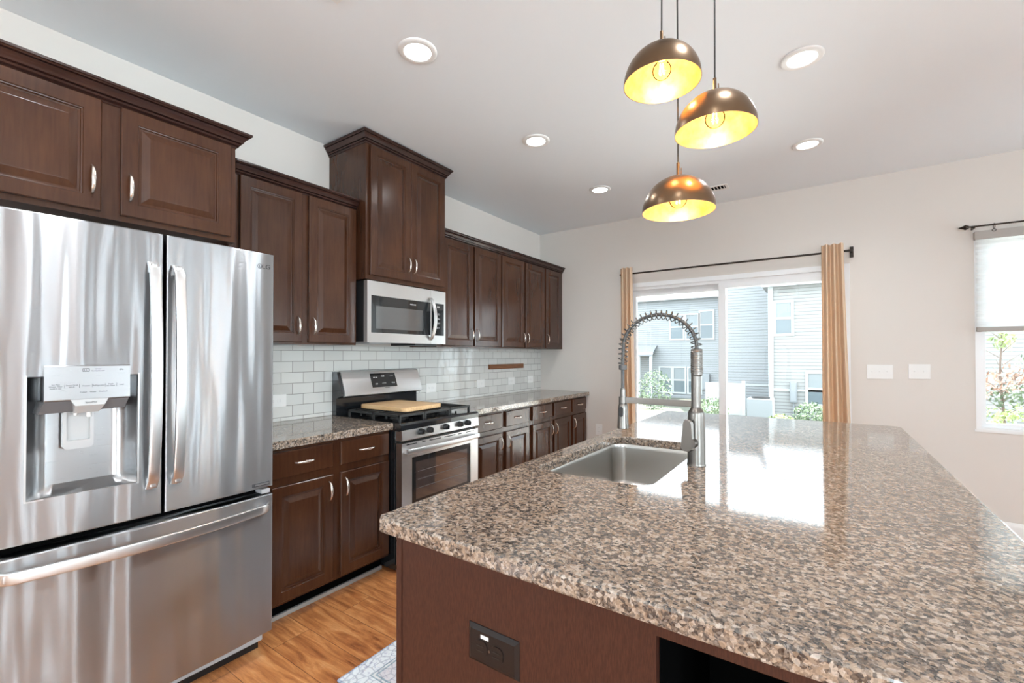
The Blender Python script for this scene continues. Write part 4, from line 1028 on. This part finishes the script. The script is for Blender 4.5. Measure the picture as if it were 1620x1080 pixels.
o = MB().box((RGX0, RGY0, .0005), (RGX1, RGY1, .009), .002).build('rug', 'rug'); tag(o, 'pale blue patterned runner rug on the wood floor beside the island', 'rug')

# ------------------------------------------------------------------ outside
def leaves(mb, c, rx, ry_, rz_, n, size, seed, shell=.45):
    rd = random.Random(seed)
    for _ in range(n):
        while True:
            p_ = Vector((rd.uniform(-1, 1), rd.uniform(-1, 1), rd.uniform(-1, 1)))
            if shell < p_.length < 1: break
        q_ = Vector((c[0] + p_.x * rx, c[1] + p_.y * ry_, c[2] + p_.z * rz_))
        a_ = Vector((rd.gauss(0, 1), rd.gauss(0, 1), rd.gauss(0, 1))).normalized(); b_ = a_.orthogonal().normalized()
        s_ = size * rd.uniform(.6, 1.3); a_ = a_ * s_; b_ = b_ * s_ * .5
        mb.add([q_ - a_, q_ + b_, q_ + a_, q_ - b_], [(0, 1, 2, 3)])
    return mb
gz = lambda y: -.35 - .05 * (y - 5)
b = MB(); b.add([(-30, 5, gz(5)), (30, 5, gz(5)), (30, 45, gz(45) + 1.2), (-30, 45, gz(45) + 1.2), (-30, 22, gz(22)), (30, 22, gz(22))], [(0, 1, 5, 4), (4, 5, 2, 3)])
o = b.build('ground', 'ground', smooth=0); tag(o, 'pale lawn and mulch ground outside the patio door', 'ground'); struct(o)
def house(label, x0, x1, y, eave, m, wins, depth=9, roofh=3.0, base=-1.6, ex=.21):
    t = thing('neighbour_house', label, 'building', ((x0 + x1) / 2, y, base))
    MB().box((x0, y, base), (x1, y + depth, eave)).build('wall', m, t, 0)
    b = MB(); e_ = .35; xm = (x0 + x1) / 2
    b.prism([(y - e_, eave - .02), (y + depth + e_, eave - .02), (y + depth + e_, eave + .12), (y + depth / 2, eave + roofh), (y - e_, eave + .12)], 'X', x0 - ex, x1 + ex)
    b.build('roof', 'roof', t, 0)
    MB().box((x0 - ex, y - e_ - .02, eave - .04), (x1 + ex, y - e_, eave + .13)).build('gutter', 'extwhite', t, 0)
    for wx0, wx1, wz0, wz1 in wins:
        b = MB(); q = .09
        b.box((wx0 - q, y - .05, wz0 - q), (wx0, y, wz1 + q)); b.box((wx1, y - .05, wz0 - q), (wx1 + q, y, wz1 + q)); b.box((wx0, y - .05, wz0 - q), (wx1, y, wz0)); b.box((wx0, y - .05, wz1), (wx1, y, wz1 + q))
        zm_ = (wz0 + wz1) / 2; b.box((wx0, y - .045, zm_ - .04), (wx1, y, zm_ + .04))
        wf = b.build('window', 'extwhite', t, 0)
        MB().box((wx0, y - .02, zm_ + .04), (wx1, y - .001, wz1)).build('upper_pane', 'extblind', wf, 0)
        MB().box((wx0, y - .03, wz0), (wx1, y - .001, zm_ - .04)).build('lower_pane', 'extglass', wf, 0)
    return t
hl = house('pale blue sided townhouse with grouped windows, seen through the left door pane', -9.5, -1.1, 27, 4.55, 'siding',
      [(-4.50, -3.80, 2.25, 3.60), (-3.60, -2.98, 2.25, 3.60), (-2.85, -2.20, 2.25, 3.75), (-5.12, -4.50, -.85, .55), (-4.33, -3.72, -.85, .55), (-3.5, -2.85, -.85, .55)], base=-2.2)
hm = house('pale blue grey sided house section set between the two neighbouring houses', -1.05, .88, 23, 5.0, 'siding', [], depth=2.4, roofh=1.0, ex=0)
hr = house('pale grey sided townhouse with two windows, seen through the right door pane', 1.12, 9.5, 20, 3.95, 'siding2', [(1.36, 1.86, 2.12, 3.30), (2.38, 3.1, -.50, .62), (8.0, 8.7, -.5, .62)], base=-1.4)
MB().box((1.10, 19.93, -1.4), (1.27, 20.0, 3.95)).build('corner_board', 'extwhite', hr, 0)
MB().box((1.27, 19.97, -.06), (9.5, 20.0, .02)).build('trim_band', 'extwhite', hr, 0)
MB().box((-1.05, 22.97, -.10), (.88, 23.0, .0)).build('trim_band', 'extwhite', hm, 0)
# small porch roof at far left house
b = MB(); b.prism([(26.0, 1.35), (27, 1.9), (27, 1.8), (26.0, 1.25)], 'X', -8.5, -5.3); b.build('porch_roof', 'roof', hl, 0)
b = MB()
for x_ in (-6.9, -6.1, -5.4): b.box((x_ - .07, 26.05, -2.2), (x_ + .07, 26.2, 1.25))
b.build('porch_posts', 'extwhite', hl, 0)
def ubox(x0, x1, y, z0, z1, label, cat='utility box', d=.2, pipe=None, nm='utility_box'):
    t = thing(nm, label, cat, ((x0 + x1) / 2, y, z0)); MB().box((x0, y - d, z0), (x1, y - .001, z1), .03).build('housing', 'extgrey', t)
    MB().box((x0 + .03, y - d - .02, z0 + .05), (x1 - .03, y - d, z1 - .05)).build('cover', 'extgrey', t, 0)
    if pipe is not None:
        MB().tube([((x0 + x1) / 2, y - .08, z0), ((x0 + x1) / 2, y - .08, pipe)], .03, 8).build('conduit', 'extgrey', t)
ubox(-2.75, -2.35, 27, -.65, .25, 'grey electric meter box on the pale blue townhouse wall', pipe=-2.2)
ubox(-1.95, -1.75, 27, -1.35, -.95, 'small grey utility box low on the pale blue townhouse wall', pipe=-2.2)
ubox(1.80, 2.03, 20, -.48, .28, 'grey electric meter box on the pale grey townhouse wall', pipe=-1.3)
ubox(2.12, 2.35, 20, -.95, -.62, 'small grey utility box low beside the right meter box', pipe=-1.3)
t = thing('air_conditioner', 'pale grey outdoor air conditioner unit beside the corner of the townhouse', 'air conditioner', (1.05, 18.2, gz(18.2)))
z_ = gz(18.2)
MB().box((.60, 17.8, z_), (1.40, 18.6, z_ + .78), .03).build('housing', 'extgrey', t); MB().lathe((1.0, 18.2, 0), [(.30, z_ + .78), (.30, z_ + .82), (.26, z_ + .84), (.02, z_ + .84)], 24).build('fan_guard', 'black', t)
t = thing('privacy_fence', 'short white vinyl fence panel between the houses', 'fence', (-.1, 20, gz(20)))
MB().box((-1.2, 19.96, gz(20) - .1), (.16, 20.0, .18)).build('panel', 'extwhite', t, 0); MB().box((.16, 19.93, gz(20) - .1), (.29, 20.05, .27)).build('post', 'extwhite', t, 0)
def bush(x, y, z, rx, rz_, label, n=900, m='leaf', s=.05, seed=1):
    b = MB(); leaves(b, (x, y, z + rz_ * .9), rx, rx, rz_, n, s, seed)
    o = b.build('bush', m, None, 0); tag(o, label, 'bush'); return o
bush(-.30, 16.5, gz(16.5), .55, .42, 'round green bush by the white fence, seen through the right pane', seed=2)
bush(2.55, 16.5, gz(16.5), .50, .42, 'round green bush at the curtain side, under the lower right house window', seed=3)
bush(1.82, 15.2, gz(15.2), .36, .24, 'low pale bush right of the air conditioner unit', seed=4, m='leafy', n=600)
bush(-3.3, 20, gz(20), .75, .95, 'tall loose green bush behind the faucet body', seed=5, n=900)
bush(-5.0, 20, gz(20), .75, .32, 'low dark green bush in front of the left townhouse', seed=6, n=800)
o = MB().box((-3, L + .16, -.4), (6.5, 10.5, -.02)).build('patio', M['concrete'], None, 0); tag(o, 'pale concrete patio slab outside the sliding door', 'patio'); struct(o)  # slab out of view, added to throw sunlight into the room
# by the window
t = thing('young_tree', 'slender young tree with pinkish and green leaves outside the window', 'tree', (4.55, 7.6, -.02))
b = MB(); b.tube([(4.55, 7.6, -.02), (4.56, 7.6, .6), (4.53, 7.6, 1.1), (4.56, 7.6, 1.75)], [.02, .015, .011, .006], 8)
for i in range(14):
    z_ = .6 + i * .075; a_ = i * 2.4; b.tube([(4.55, 7.6, z_), (4.55 + .18 * math.cos(a_), 7.6 + .18 * math.sin(a_), z_ + .14)], [.006, .002], 6)
b.build('trunk', 'bark', t)
leaves(MB(), (4.56, 7.6, 1.52), .10, .12, .16, 110, .035, 11, 0).build('crown', 'leafy', t, 0)
leaves(leaves(leaves(MB(), (4.62, 7.6, 1.05), .22, .2, .18, 120, .035, 12, 0), (4.44, 7.6, .95), .14, .2, .16, 60, .035, 13, 0), (4.8, 7.6, 1.0), .14, .2, .12, 60, .035, 15, 0).build('pink_foliage', 'leafp', t, 0)
leaves(leaves(MB(), (4.78, 7.6, 1.25), .13, .15, .07, 60, .035, 14, 0), (4.66, 7.6, .84), .26, .2, .14, 160, .035, 16, 0).build('lower_foliage', 'leaf', t, 0)
b = MB()
for i in range(6): leaves(b, (4.35 + i * .27, 7.25, .42 + .03 * math.sin(i * 2)), .24, .3, .34, 420, .032, 20 + i, .3)
o = b.build('hedge', 'leafy', None, 0); tag(o, 'clipped yellow green hedge under the window outside', 'hedge')
